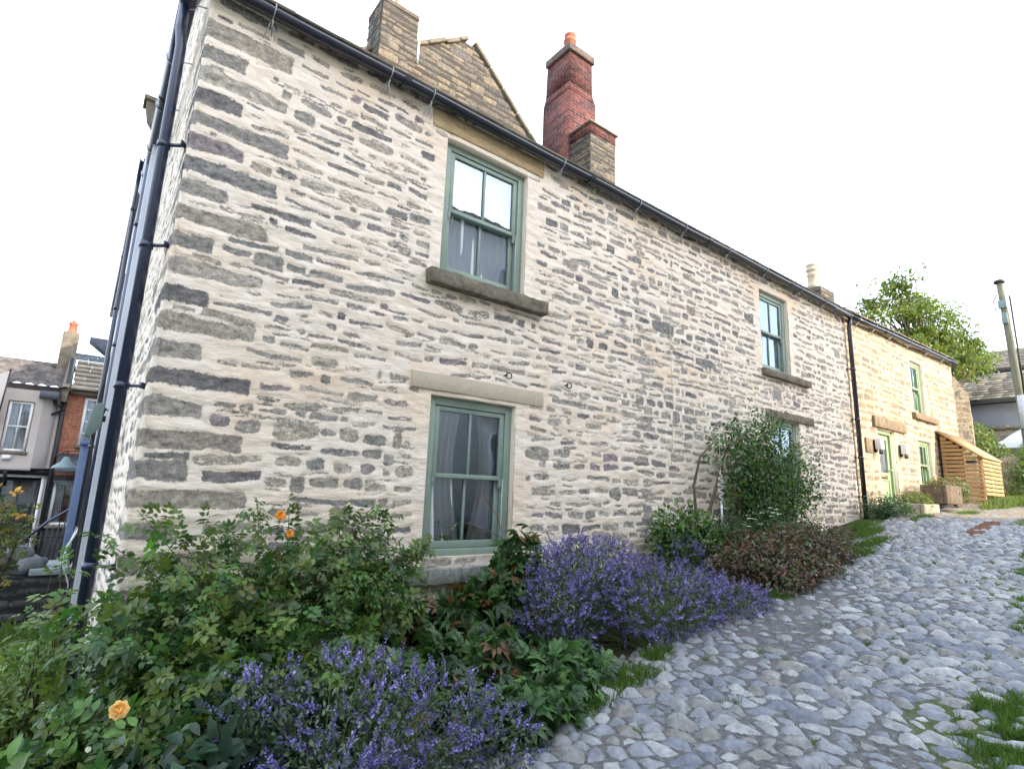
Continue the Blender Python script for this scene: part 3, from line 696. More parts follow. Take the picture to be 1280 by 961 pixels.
# thin cable clipped over the wall
mb = MB(); mb.tube([(5.76, WY-.02, 5.08), (5.77, WY-.016, 4.3), (5.72, WY-.016, 3.5), (5.76, WY-.016, 2.7), (5.7, WY-.02, 2.0)], .0035, 5); mb.build('wall_cable', M_PLASTER, house)

# ------------------------------------------------------------------ sunlit end cottage
end = thing('end_cottage', (X1, WY, 1.2), 'sunlit honey stone cottage with pale green door at the top of the lane', 'cottage')
X2 = 17.8
DR = (12.38, 13.26, 1.5, 3.12); E4 = (14.62, 15.42, 3.69, 4.92); E5 = (14.66, 15.5, 2.0, 3.08)
EO = [DR, E4, E5]
eav = [(a-.08, b+.22, c-.02, d+.03) for a, b, c, d in EO]+[(12.15, 13.85, 3.13, 3.35), (14.5, 16.1, 3.52, 3.66), (11.67, 12.02, 2.57, 2.89)]
est = lay_stones(X1-.1, X2+.2, 1.0, 5.4, rng, (.09, .17), (.16, .5), .035, .06, eav, tilt=.03)
U = snap(np.arange(X1+.002, X2+.02, .027), [v for o in EO for v in o[:2]]); V = snap(np.arange(.9, 5.52, .019), [v for o in EO for v in o[2:]])
ztop = lambda u: 5.27+(u-X1)*.030
rubble_sheet('wall', end, M_END, U, V, est, lambda u, v, d: (u, WY-d, v), holes=EO, trim=lambda u, v: v < ztop(u))
slate_roof('roof', end, M_SLATE, (X1+.01, WY-.13, 5.2), (X2+.1, WY-.13, 5.4), (0, 3.2, 2.2), 10, seed=9)
mb = MB(); mb.box(X1+.02, X2, 10.9, 11.1, .9, 5.2); mb.box(X2-.25, X2, WY+.1, 10.9, .9, 5.25); mb.build('back_wall', M_DARKSTONE, end)
mb = MB(); mb.prism([(WY+.05, 5.2), (7.6, 7.38), (11.1, 5.13)], 0, X1+.01, X2+.03); mb.build('roof_deck', M_PLANK, end)
mb = MB(); x = X1
while x < X2-.2:
    L = rng.uniform(.15, .4); mb.box(x, x+L, WY-.02-.02*rng.random(), WY+.1, ztop(x)-.02-.05*rng.random(), ztop(x)+.07); x += L+.01
mb.build('wall_head', M_COPING, end, bevel=.01)
g3 = gutter('gutter', end, M_BLACK, (X1+.06, WY-.10, 5.15), (X2+.08, WY-.10, 5.36))
for x in (11.6, 12.4, 13.3, 14.4, 15.6, 16.8): bracket(g3, x, WY-.10, 5.15+(x-X1)*.032)
# rough stone return at the far end
def mini_rubble(name, parent, mat, p0, eu, ev, nrm, W_, H_, seed, du=.03, pitch=(.09, .17), length=(.16, .5), joint=.02, drop=.03, trim=None, corner=.45, proud=-.003, rough=.006, tilt=.02, warp=.010):
    r = np.random.default_rng(seed); p0 = np.array(p0, float); eu = np.array(eu, float); ev = np.array(ev, float); nrm = np.array(nrm, float)
    s = lay_stones(0, W_, 0, H_, r, pitch, length, joint, drop, (), tilt=tilt)
    U = np.linspace(0, W_, max(2, int(W_/du))); V = np.linspace(0, H_, max(2, int(H_/du*1.3)))
    def tf(u, v, d): P = p0[:, None, None]+eu[:, None, None]*u+ev[:, None, None]*v+nrm[:, None, None]*d; return P[0], P[1], P[2]
    return rubble_sheet(name, parent, mat, U, V, s, tf, proud=proud, rough=rough, trim=trim, corner=corner, warp=warp)
mini_rubble('end_pier', end, M_DARKR, (X2+.02, WY, 1.2), (.25, -.24, 0), (0, 0, 1), (-.7, -.7, 0), 1.0, 3.95, 21, trim=lambda u, v: v < 3.85-.5*u)
mini_rubble('end_pier', end, M_DARKR, (X2+.27, WY-.24, 1.2), (1, .2, 0), (0, 0, 1), (.2, -1, 0), 1.2, 3.3, 22, trim=lambda u, v: v < 3.3-.4*u)
we4 = sash_window(end, E4, WY, M_GREEN2, curt='lower'); we5 = sash_window(end, E5, WY, M_GREEN2, cols=3, curt='half')
slab('sill', we4, M_LINTEL2, 14.5, 16.05, WY-.07, WY+.05, 3.54, 3.68, .006)
# door
mb = MB(); a, b, c, d = DR
mb.box(a+.01, a+.08, WY+.06, WY+.16, c, d-.01); mb.box(b-.08, b-.01, WY+.06, WY+.16, c, d-.01); mb.box(a+.08, b-.08, WY+.06, WY+.16, d-.09, d-.01)
df = mb.build('door_frame', M_GREEN2, end, bevel=.004)
mb = MB(); mb.box(a-.03, a+.010, WY+.008, WY+.3, c, d+.02); mb.box(b-.010, b+.03, WY+.008, WY+.3, c, d+.02); mb.box(a+.01, b-.01, WY+.01, WY+.3, d-.008, d+.03); mb.build('reveal', M_PLASTER, df)
mb = MB(); da, db = a+.085, b-.085; y0 = WY+.10
mb.box(da, da+.10, y0, y0+.045, c+.02, d-.1); mb.box(db-.10, db, y0, y0+.045, c+.02, d-.1); mb.box(da+.1, db-.1, y0, y0+.045, c+.02, c+.2); mb.box(da+.1, db-.1, y0, y0+.045, c+.6, c+.76); mb.box(da+.1, db-.1, y0, y0+.045, d-.2, d-.1); mb.box(da+.1, db-.1, y0+.015, y0+.03, c+.2, c+.6)
dr = mb.build('door', M_GREEN2, end, bevel=.004)
mb = MB(); mb.add([(da+.09, y0+.02, c+.76), (db-.09, y0+.02, c+.76), (db-.09, y0+.02, d-.2), (da+.09, y0+.02, d-.2)], [(0,1,2,3)]); mb.build('door_glass', M_GLASS, dr)
curtain(dr, da+.08, db-.08, c+.7, d-.15, y0+.08, .012, 6)
mb = MB(); mb.box(da+.2, db-.2, y0-.012, y0-.001, c+.64, c+.72); mb.build('letterbox', simple('brass', (.45,.30,.12), .35, .5, .1, 5, 0, metal=.8), dr)
mb = MB(); mb.lathe((db-.05, y0-.03, c+.82), [(.01,-.02),(.024,-.01),(.024,.01),(.01,.02)], 10); mb.build('door_handle', M_GALV, dr)
slab('lintel', df, M_LINTEL2, 12.15, 13.85, WY-.05, WY+.1, 3.13, 3.34, .006, .01)
mb = MB(); mb.box(a-.1, b+.15, WY-.28, WY+.1, 1.2, 1.5); mb.build('doorstep', M_COPING, end, bevel=.015)
mb = MB(); mb.box(11.70, 12.0, WY-.03, WY+.01, 2.59, 2.87); mb.build('wall_plaque', M_LINTEL2, end, bevel=.006)
mb = MB(); mb.box(14.66, 15.5, WY+.002, WY+.05, 3.08, 3.14); mb.build('window_head', M_GREEN2, end)
for lx in (12.17, 13.52):
    mb = MB(); mb.box(lx-.05, lx+.05, WY-.03, WY+.0, 2.62, 2.86); mb.tube([(lx-.04, WY-.10, 2.58), (lx-.04, WY-.10, 2.66)], .022, 8); mb.tube([(lx+.04, WY-.10, 2.58), (lx+.04, WY-.10, 2.66)], .022, 8)
    l = mb.build('wall_light', M_IRON, end)
    mb = MB(); mb.box(lx-.08, lx+.08, WY-.14, WY-.035, 2.67, 2.88); mb.build('lamp_shade', M_WHITE, l, bevel=.008)

# ------------------------------------------------------------------ gabled house behind, chimneys
gb = thing('gabled_house', (5.65, 9, 0), 'old coursed stone gable with worn coping rising behind the cottage roof', 'house')
AX, AZ = 5.5, 11.05; sl, sr = .72, .93
def gtrim(u, v): x = u+1.5; z_ = v+6.0; return (z_ < AZ+.12-sl*np.maximum(0, AX-x-.25)) & (z_ < AZ+.12-sr*np.maximum(0, x-AX-.15)) & (z_ < AZ+.06)
mini_rubble('gable_wall', gb, M_GAB, (1.5, 9, 6.0), (1, 0, 0), (0, 0, 1), (0, -1, 0), 8.6, 5.3, 31, du=.03, pitch=(.10, .17), length=(.2, .6), joint=.014, drop=0, trim=gtrim, corner=.25, proud=.012, tilt=.012, warp=.008)
def coping(p, q_, name='coping', seed=0):
    r = np.random.default_rng(seed); p = np.array(p); q_ = np.array(q_); L = np.linalg.norm(q_-p); d = (q_-p)/L; mb = MB(); s = 0
    while s < L:
        l = r.uniform(.35, .8); e = min(L, s+l-.015); a = p+d*s; b = p+d*e; o = r.normal(0, .012); mb.beam(a+(0, 0, o), b+(0, 0, o+r.normal(0, .01)), .36, .07+.02*r.random(), up=(0, 0, 1)); s += l
    return mb.build(name, M_COPING, gb, bevel=.015)
coping((AX+.0, 9.1, AZ+.16), (AX+.05+3.6, 9.1, AZ+.14-sr*3.6), seed=1)
coping((1.6, 9.1, AZ+.14-sl*3.6), (AX-.2, 9.1, AZ+.16), seed=2)
mb = MB(); mb.prism([(1.5, 8.0), (AX, AZ-.1), (9.5, 7.3), (9.5, 0), (1.5, 0)], 1, 9.35, 16); mb.build('side_walls', M_DARKSTONE, gb)
slate_roof('roof', gb, M_SLATE, (9.6, 9.3, 7.4), (9.6, 16, 7.4), (AX-9.6, 0, AZ-.0-7.4), 10, seed=12)
slate_roof('roof', gb, M_SLATE, (1.3, 9.3, 8.05), (1.3, 16, 8.05), (AX-1.3, 0, AZ-8.05), 10, seed=13)

def stone_stack(parent, x0, x1, y0, y1, z0, z1, mat, seed, **kw):
    mb = MB(); mb.box(x0+.02, x1-.02, y0+.02, y1-.02, z0, z1-.02); core = mb.build('core', M_DARKSTONE, parent)
    a = dict(du=.025, pitch=(.10, .18), length=(.18, .5), joint=.014, drop=0, corner=.25, proud=.012, tilt=.01, warp=.008); a.update(kw)
    mini_rubble('stack_face', parent, mat, (x0, y0, z0), (1, 0, 0), (0, 0, 1), (0, -1, 0), x1-x0, z1-z0, seed, **a)
    mini_rubble('stack_face', parent, mat, (x0, y0, z0), (0, 1, 0), (0, 0, 1), (-1, 0, 0), y1-y0, z1-z0, seed+1, **a)
sc = thing('stone_chimney', (3.6, 8.9, 6.5), 'tall buff stone chimney with pale clay pot left of the gable', 'chimney')
stone_stack(sc, 3.22, 3.96, 8.6, 9.25, 6.5, 10.55, M_CHST, 41)
mb = MB(); mb.box(3.20, 3.98, 8.58, 9.27, 10.54, 10.64); mb.build('cap', M_CHCAP, sc, bevel=.02)
mb = MB(); mb.lathe((3.7, 8.92, 10.66), [(.15,0),(.14,.08),(.12,.15),(.115,.5),(.14,.55),(.14,.62)], 16); mb.build('pot', M_TERRA2, sc, smooth=False)
mb = MB(); mb.box(3.97, 4.02, 8.58, 8.62, 9.6, 10.1); mb.build('flashing', M_GALV, sc)
bc = thing('brick_chimney', (7.8, 8.4, 6.5), 'tall red brick chimney stack with stepped stone and brick base', 'chimney')
# tapering stack: upper shaft, splayed shoulder, wider lower part
mb = MB()
def frus(mb, a, b):
    x0, x1, y0, y1, z0 = a; X0, X1_, Y0, Y1, z1 = b
    v = [(x0,y0,z0),(x1,y0,z0),(x1,y1,z0),(x0,y1,z0),(X0,Y0,z1),(X1_,Y0,z1),(X1_,Y1,z1),(X0,Y1,z1)]
    mb.add(v, [(0,1,5,4),(1,2,6,5),(2,3,7,6),(3,0,4,7),(4,5,6,7),(3,2,1,0)])
A = (7.43, 8.27, 8.0, 8.88, 6.5); B = (7.43, 8.27, 8.0, 8.88, 10.5); C = (7.43, 8.16, 8.0, 8.80, 10.7); D = (7.43, 8.14, 8.0, 8.77, 11.5)
frus(mb, A, B); frus(mb, B, C); frus(mb, C, D); bcs = mb.build('shaft', M_BRICK, bc)
mb = MB(); mb.box(7.37, 8.18, 7.94, 8.78, 11.5, 11.68); mb.build('cap', M_CAP, bc, bevel=.015)
mb = MB(); mb.lathe((7.75, 8.35, 11.68), [(.15,0),(.145,.1),(.125,.18),(.12,.42),(.15,.44),(.15,.50),(.13,.51),(.12,.56),(.14,.58),(.14,.64)], 16); mb.build('pot', M_TERRA, bc)
stone_stack(bc, 7.5, 8.28, 7.4, 7.985, 6.5, 9.12, M_CHST, 45, du=.03, pitch=(.06, .11))
mb = MB(); mb.box(7.49, 8.29, 7.39, 7.985, 9.12, 9.36); mb.build('brick_course', M_BRICK, bc)
mb = MB(); mb.box(7.45, 8.33, 7.35, 7.99, 9.36, 9.40); mb.build('ledge', M_COPING, bc, bevel=.006)
c3 = thing('low_chimney', (16.7, 7, 6.8), 'squat stone chimney with ringed buff pot on the end cottage roof', 'chimney')
stone_stack(c3, 16.5, 17.4, 6.75, 7.3, 6.6, 7.92, M_CHST, 48)
mb = MB(); mb.lathe((16.75, 7.05, 7.92), [(.15,0),(.17,.12),(.145,.2),(.14,.42),(.16,.44),(.16,.5),(.14,.52),(.14,.58),(.18,.60),(.18,.66),(.15,.68),(.15,.74),(.17,.76),(.16,.82)], 16); mb.build('pot', M_POT, c3)

# ------------------------------------------------------------------ white painted house on the left, adjoining
wh = thing('white_rendered_house', (.25, 8.2, 0), 'narrow sliver of white rendered house down the side alley', 'house')
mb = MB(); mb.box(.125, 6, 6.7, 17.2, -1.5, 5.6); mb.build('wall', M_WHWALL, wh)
mb = MB(); mb.prism([(.08, 5.65), (3.1, 7.0), (6.1, 5.65)], 1, 8.1, 17.25); mb.build('roof', M_SLATEB, wh)
gutter('gutter', wh, M_NAVY, (.085, 8.05, 5.62), (.085, 17.0, 5.62), r=.045)
mb = MB(); mb.prism([(.14, 5.6), (.4, 5.6), (.4, 6.35), (-.0, 6.35), (.04, 6.15), (.14, 6.0)], 1, 7.9, 8.12); mb.box(-.03, .4, 7.87, 8.15, 6.35, 6.41); mb.build('kneeler', M_COPING, wh, bevel=.01)
mb = MB(); mb.prism([(-.22, 4.5), (.3, 4.1), (.3, 4.6), (-.22, 4.6)], 1, 15.0, 15.3); mb.build('kneeler', M_SLATEB, wh)
downpipe(wh, M_BLACK, [(.09, 9.6, 5.5), (.09, 9.6, -.6)], .028, (4.0, 2.0), lambda p: (.125, p[1], p[2]))
mb = MB(); mb.box(-.03, .123, 12.6, 13.4, -.8, 2.15); mb.box(-.05, .123, 12.5, 13.5, 2.15, 2.22); mb.build('door_surround', M_BLUE, wh, bevel=.01)
mb = MB(); mb.tube([(.1, 7.4, 3.6), (.11, 7.35, 3.0), (.06, 7.3, 2.4), (.11, 7.3, 2.0), (.09, 7.35, 1.2), (.10, 7.3, .4)], .010, 6); mb.tube([(.11, 8.5, 4.2), (.09, 8.4, 3.4), (.11, 8.4, 2.2)], .008, 6); mb.build('wall_cable', M_IRON, wh)
mb = MB(); mb.tube([(.1, 7.8, 1.05), (.02, 7.7, .85), (.08, 7.8, .6), (.14, 7.75, .9), (.08, 7.8, 1.05), (.0, 7.7, .7), (.1, 7.75, .45), (.14, 7.8, .1)], .012, 6)
tag(mb.build('hanging_hose', M_WHITE, None, smooth=True), 'looped white hose hanging on the side alley wall', 'hose')
bx = thing('alarm_box', (.1, 6.1, 2.05), 'teal grey wedge shaped box on the side wall above the alley', 'alarm box')
mb = MB(); mb.prism([(.02, 2.22), (.10, 2.24), (.10, 2.04), (.03, 1.93), (-.01, 1.95)], 1, 6.0, 6.25); mb.build('casing', M_TEAL, bx, bevel=.008)
mb = MB(); mb.box(.10, .125, 6.08, 6.16, 2.08, 2.13); mb.tube([(.1, 6.1, 2.15), (.115, 6.1, 2.2), (.13, 6.1, 2.18)], .01, 6); mb.build('arm', M_IRON, bx)
mb = MB(); mb.tube([(.05, 6.1, 2.0), (.07, 6.15, 1.8), (.09, 6.2, 1.2), (.10, 6.2, .6), (.10, 6.2, .0)], .009, 6); mb.build('cable', M_IRON, bx)

# ------------------------------------------------------------------ far houses at the bottom of the yard (y = 20)
FY = 20.
def small_window(parent, x0, x1, z0, z1, y, mat, cols=2, rows=2, fr=.06, sill=True, curt=True, depth=.08):
    mb = MB(); mb.box(x0, x0+fr, y-.02, y+depth, z0, z1); mb.box(x1-fr, x1, y-.02, y+depth, z0, z1); mb.box(x0+fr, x1-fr, y-.02, y+depth, z0, z0+fr); mb.box(x0+fr, x1-fr, y-.02, y+depth, z1-fr, z1)
    for c in range(1, cols): cx = x0+(x1-x0)*c/cols; mb.box(cx-.015, cx+.015, y-.012, y+.03, z0+fr, z1-fr)
    for r in range(1, rows): cz = z0+(z1-z0)*r/rows; mb.box(x0+fr, x1-fr, y-.016, y+.034, cz-.022, cz+.022)
    wn = mb.build('window', mat, parent)
    mb = MB(); mb.add([(x0+fr, y+.02, z0+fr), (x1-fr, y+.02, z0+fr), (x1-fr, y+.02, z1-fr), (x0+fr, y+.02, z1-fr)], [(0,1,2,3)]); mb.build('pane', M_GLASS, wn)
    mb = MB(); mb.box(x0+fr, x1-fr, y+.5, y+.55, z0, z1); mb.build('room_shade_panel', M_IRON, wn)  # near-black panel whose colour stands for the shade of the unlit room
    if curt: curtain(wn, x0+fr, x0+(x1-x0)*.4, z0, z1, y+.12, .012, 3, 0); curtain(wn, x0+(x1-x0)*.62, x1-fr, z0, z1, y+.12, .012, 3, 0)
    if sill: mb = MB(); mb.box(x0-.06, x1+.06, y-.1, y+.05, z0-.08, z0-.002); mb.build('sill', M_COPING, wn)
    return wn
def wall_with_holes(mb, x0, x1, y, z0, z1, holes, th=.25):
    """front wall facing -y built of boxes round rectangular openings"""
    xs_ = sorted({x0, x1, *[h[0] for h in holes], *[h[1] for h in holes]}); zs_ = sorted({z0, z1, *[h[2] for h in holes], *[h[3] for h in holes]})
    V = []; idx = {}
    for i, x in enumerate(xs_):
        for j, z_ in enumerate(zs_): idx[i, j] = len(V); V.append((x, y, z_))
    off = len(V); V += [(a, y+th, c) for a, b, c in V]; q = []
    for i in range(len(xs_)-1):
        for j in range(len(zs_)-1):
            cx, cz = (xs_[i]+xs_[i+1])/2, (zs_[j]+zs_[j+1])/2
            inside = any(h[0] < cx < h[1] and h[2] < cz < h[3] for h in holes)
            if not inside: q.append((idx[i,j], idx[i+1,j], idx[i+1,j+1], idx[i,j+1])); q.append((off+idx[i,j], off+idx[i,j+1], off+idx[i+1,j+1], off+idx[i+1,j]))
    mb.add(V, q)
    for h in holes:
        mb.add([(h[0],y,h[2]),(h[1],y,h[2]),(h[1],y,h[3]),(h[0],y,h[3]),(h[0],y+th,h[2]),(h[1],y+th,h[2]),(h[1],y+th,h[3]),(h[0],y+th,h[3])], [(0,4,5,1),(1,5,6,2),(2,6,7,3),(3,7,4,0)])
pk = thing('pink_rendered_house', (-3, FY, -.9), 'pale pink rendered house with oriel bay and dark pantile roof across the yard', 'house')
mb = MB(); wall_with_holes(mb, -6, -.62, FY, -1.2, 4.02, [(-1.6, -.78, -.7, 1.45)]); mb.box(-6, -.62, FY+.26, FY+5, -1.2, 4.05); mb.build('wall', M_PINK, pk)
mb = MB(); wall_with_holes(mb, -5.0, -1.02, FY-.42, 1.75, 3.82, [(-1.72, -1.18, 2.15, 3.5)], .2)
mb.add([(-1.02, FY-.42, 1.75), (-.72, FY, 1.75), (-.72, FY, 3.82), (-1.02, FY-.42, 3.82)], [(0,1,2,3)]); mb.box(-5, -1.02, FY-.42, FY, 1.68, 1.748); mb.box(-5, -1.02, FY-.40, FY, 3.79, 3.82)
by = mb.build('oriel_bay', M_PINK, pk)
small_window(by, -1.7, -1.2, 2.17, 3.48, FY-.36, M_WHITE)
mb = MB(); mb.beam((-1.5, FY-.02, 1.3), (-1.5, FY-.4, 1.66), .08, .08); mb.build('bracket', M_IRON, pk)
mb = MB(); mb.box(-1.62, -1.45, FY-.5, FY-.42, 1.95, 2.06); mb.build('vent', M_WHITE, by)
dw = small_window(pk, -1.62, -.76, -.9, 1.5, FY+.02, M_IRON, 2, 3, .09, sill=False, curt=False)
mb = MB(); mb.box(-1.70, -1.62, FY-.03, FY+.05, -.9, 1.56); mb.box(-.76, -.69, FY-.03, FY+.05, -.9, 1.56); mb.box(-1.70, -.69, FY-.035, FY+.05, 1.5, 1.58); mb.build('white_surround', M_WHITE, dw)
mb = MB(); mb.box(-2.2, -.55, FY-.12, FY-.0, 1.58, 1.70); mb.build('fascia', M_IRON, pk)
# pantile roof: corrugated sheet in steps
def pantiles(name, parent, x0, x1, y0, z0, y1, z1, mat):
    nx = int((x1-x0)/.03); nr = int(math.hypot(y1-y0, z1-z0)/.33); X = np.linspace(x0, x1, nx); V = []; R = []
    rr = np.random.default_rng(4)
    for i in range(nr):
        for k, lift in ((0, .085), (1, .0)):
            t = (i+k)/nr; prof = .06*np.abs(np.sin((X-x0)/.26*pi)); V.append(np.stack([X, np.full(nx, y0+(y1-y0)*t), z0+(z1-z0)*t+prof+lift], 1)); R.append(np.repeat(rr.random(nx//8+1), 8)[:nx])
    V = np.concatenate(V); i = np.arange(2*nr-1)[:, None]*nx+np.arange(nx-1)[None]; q = np.stack([i, i+1, i+nx+1, i+nx], -1)
    mb = MB(); mb.add(V, q.reshape(-1, 4), rnd=np.concatenate(R)); return mb.build(name, mat, parent, smooth=False)
pantiles('roof', pk, -6.2, -.55, FY-.5, 3.86, FY+2.6, 5.02, M_PAN)
mb = MB(); mb.box(-6.2, -.55, FY+2.5, FY+2.75, 4.9, 5.08); mb.build('ridge', M_PAN, pk)
mb = MB(); mb.tube([(-.95, FY-.2, 3.75), (-.8, FY-.15, 3.62), (-.75, FY-.15, 3.5), (-.55, FY-.12, 3.4), (-.8, FY-.12, 3.25), (-1.0, FY-.06, 3.1), (-1.02, FY-.06, 1.75), (-.55, FY-.06, 1.72)], .04, 8); mb.tube([(-.6, FY-.1, 4.9), (-.58, FY-.1, -.9)], .055, 8); mb.build('downpipe', M_IRON, pk, smooth=True)
mb = MB(); mb.box(-1.12, -.72, FY-.6, FY-.38, 3.62, 3.82); mb.build('hopper', M_SLATEB, pk)
bh = thing('brick_house', (0, FY, -.9), 'narrow orange brick house with stone slate roof and chimney across the yard', 'house')
mb = MB(); wall_with_holes(mb, -.53, 1.6, FY-.05, 1.6, 4.10, [(-.14, .42, 2.45, 3.8)]); mb.box(-.53, 1.6, FY+.22, FY+6, -1.2, 3.95); mb.build('wall', M_BRICK2, bh)
mb = MB(); wall_with_holes(mb, -.53, 1.6, FY-.05, -1.2, 1.6, [(-.48, .15, .25, 1.42)]); mb.build('lower_wall', M_DARKSTONE, bh)
small_window(bh, -.14, .42, 2.45, 3.8, FY-.02, M_WHITE, 2, 4, .07); small_window(bh, -.48, .15, .25, 1.42, FY-.02, M_WHITE, 1, 1, .07)
mb = MB(); mb.box(-.5, .5, FY-.3, FY-.06, 1.40, 1.45); mb.prism([(FY-.75, 1.75), (FY-.06, 2.2), (FY-.06, 2.12), (FY-.75, 1.67)], 0, -.5, .7); mb.build('canopy', M_SLATEB, bh)
slate_roof('roof', bh, M_SLATEG, (-.5, FY-.3, 3.97), (1.8, FY-.3, 3.97), (0, 1.7, 1.12), 5, .4, .9, .06, .26, seed=17)
slate_roof('rear_roof', bh, M_SLATEB, (-.7, FY+1.4, 5.1), (1.8, FY+1.4, 5.1), (0, .8, .35), 3, seed=18)
mb = MB(); mb.box(-.55, 1.7, FY-.2, FY-.06, 3.86, 4.02); mb.build('eaves', M_COPING, bh)
mb = MB(); mb.prism([(FY-.35, 3.6), (FY-.35, 4.0), (FY+1.45, 5.2), (FY+1.45, 3.6)], 0, -.70, -.54); mb.build('party_wall', M_COPING, bh, bevel=.02)
bch = thing('far_chimney', (-.62, FY+1.2, 5), 'small rough stone chimney with red pot on the orange brick house', 'chimney')
mb = MB(); mb.box(-1.0, -.60, FY+1.7, FY+2.3, 4.5, 6.02); mb.build('stack', M_COPING, bch, bevel=.03)
mb = MB(); mb.lathe((-.79, FY+2.0, 6.02), [(.13,0),(.12,.05),(.10,.26),(.13,.28),(.12,.34),(.06,.35),(.06,.42)], 12); mb.build('pot', M_TERRA, bch)
hs = thing('hanging_sign', (-2.1, FY-.5, 3.8), 'black framed sign panel projecting from the pink house', 'sign')
mb = MB(); mb.beam((-2.1, FY-.5, 4.0), (-1.72, FY-1.2, 4.2), .03, .03); mb.beam((-1.74, FY-1.15, 4.2), (-1.80, FY-1.15, 2.9), .03, .03); mb.beam((-2.3, FY-.5, 2.95), (-1.8, FY-1.15, 2.9), .03, .03); mb.build('frame', M_IRON, hs)
mb = MB(); mb.add([(-2.2, FY-.52, 4.0), (-1.76, FY-1.15, 4.18), (-1.81, FY-1.15, 2.93), (-2.25, FY-.52, 2.97)], [(0,1,2,3)]); mb.build('panel', M_PINK, hs)
# street lamp on curved bracket, railing, steps, rocks
wl = thing('bracket_lamp', (.1, 14, 1.9), 'black shade lamp on a scrolled iron bracket over the white window', 'lamp')
mb = MB(); mb.tube([(.2, 14, 1.55), (.1, 14, 1.95), (-.05, 14, 2.08), (-.25, 14, 2.06), (-.4, 14, 1.95)], .016, 6); mb.tube([(.2, 14, 1.9), (.02, 14, 1.98), (-.15, 14, 2.0)], .012, 6); mb.tube([(-.22, 14, 2.06), (-.22, 14, 1.92)], .012, 6); mb.build('bracket', M_IRON, wl, smooth=True)
mb = MB(); mb.lathe((-.22, 14, 1.74), [(.22,-.02),(.20,.02),(.08,.12),(.05,.2),(.02,.22)], 16); mb.build('lamp_shade', M_TEAL, wl)
rl = thing('iron_railing', (-.1, 13, 0), 'black iron railing with sloping handrail at the foot of the yard', 'railing')
mb = MB(); mb.tube([(-.62, 12.9, .42), (-.3, 13, .78), (.02, 13.1, 1.03), (.25, 13.1, 1.05)], .025, 6); mb.build('handrail', M_NAVY, rl, smooth=True)
for i in range(11):
    x = -.58+i*.075; mb = MB(); mb.tube([(x, 13, .0), (x, 13, .42+.75*(x+.62) if x < .02 else 1.0)], .010, 5); mb.build('baluster', M_IRON, rl)
for rz in (.52, .05): mb = MB(); mb.tube([(-.62, 13, rz), (.25, 13, rz)], .012, 5); mb.build('rail', M_IRON, rl)
def rockmesh(c, r, seed, sub=3):
    rr = np.random.default_rng(seed); n1, n2 = 10, 14; V = []
    for i in range(n1+1):
        for j in range(n2):
            a = pi*i/n1; b = 2*pi*j/n2; d = np.array((sin(a)*cos(b), sin(a)*sin(b), cos(a)))
            k = 1+.5*vnoise(np.array(d[0]*1.6+seed*3.1), np.array(d[1]*1.6+d[2]*2.2), seed)+.25*vnoise(np.array(d[0]*4.), np.array(d[1]*4+d[2]*5), seed+3)
            V.append(np.array(c)+d*np.array(r)*float(k))
    q = [(i*n2+j, i*n2+(j+1) % n2, (i+1)*n2+(j+1) % n2, (i+1)*n2+j) for i in range(n1) for j in range(n2)]
    return V, q
for i, (x, y, z_, r, lab) in enumerate(((-.42, 9.6, .62, .15, 'pale grey rock topmost on the low yard wall'), (-.30, 9.5, .48, .16, 'angular grey rock nearest the flagstone on the yard wall'), (-.62, 9.7, .50, .17, 'dark grey rock leftmost on the low yard wall'))):
    mb = MB(); V_, q_ = rockmesh((x, y, z_), (r, r, r*.75), i+1); mb.add(V_, q_); tag(mb.build('rock', M_ROCK, None, smooth=True), lab, 'rock', 'rocks on the yard wall')
yw = thing('yard_wall', (-1, 9.7, 0), 'low dark stone wall at the edge of the yard garden', 'garden wall')
mini_rubble('wall_face', yw, rubble_mat('yard_wall_stone', [(.07,.07,.07),(.10,.10,.10),(.05,.05,.052)], [(.03,.03,.028)]*4, .5, .1), (-5, 9.3, -.6), (1, 0, 0), (0, 0, 1), (0, -1, 0), 5.15, .95, 61, proud=.012)
mb = MB(); mb.box(-5, .15, 9.32, 9.9, -.6, .34); mb.build('core', M_DARKSTONE, yw)
mb = MB(); mb.box(-.30, .16, 9.28, 10.2, .36, .44); tag(mb.build('flagstone', M_FLAG, None, bevel=.01), 'smooth pale green flagstone lying on top of the yard wall', 'flagstone')
# yard paving
mb = MB(); mb.box(-12, .19, 10, FY, -1.4, -.75); o = mb.build('yard', M_DARKSTONE, None); o['kind'] = 'structure'

# ------------------------------------------------------------------ row of houses across the lane, behind the viewer: it shades the lane and shows in the panes
op = thing('terrace_opposite', (0, -3.4, 0), 'tall cream rendered terrace on the other side of the lane', 'house')
mb = MB(); mb.box(-14, 14.1, -10.5, -3.4, -2, 8.9); mb.build('wall', M_CREAM, op)
mb = MB(); mb.prism([(-3.1, 8.9), (-7, 10.6), (-10.8, 8.9)], 0, -14.2, 14.3); mb.build('roof', M_SLATEB, op)
for i, x in enumerate((-8, -3, 1, 4.5, 8.5)):
    for z_ in (.8+x*.1, 3.6, 6.3):
        small_window(op, x, x+1.1, z_, z_+1.5, -3.42, M_WHITE, 2, 2, .08, sill=False, curt=False)
mb = MB(); mb.box(3.2, 4.4, -7.6, -6.8, 10, 12.0); mb.build('chimney', M_BRICK, op)

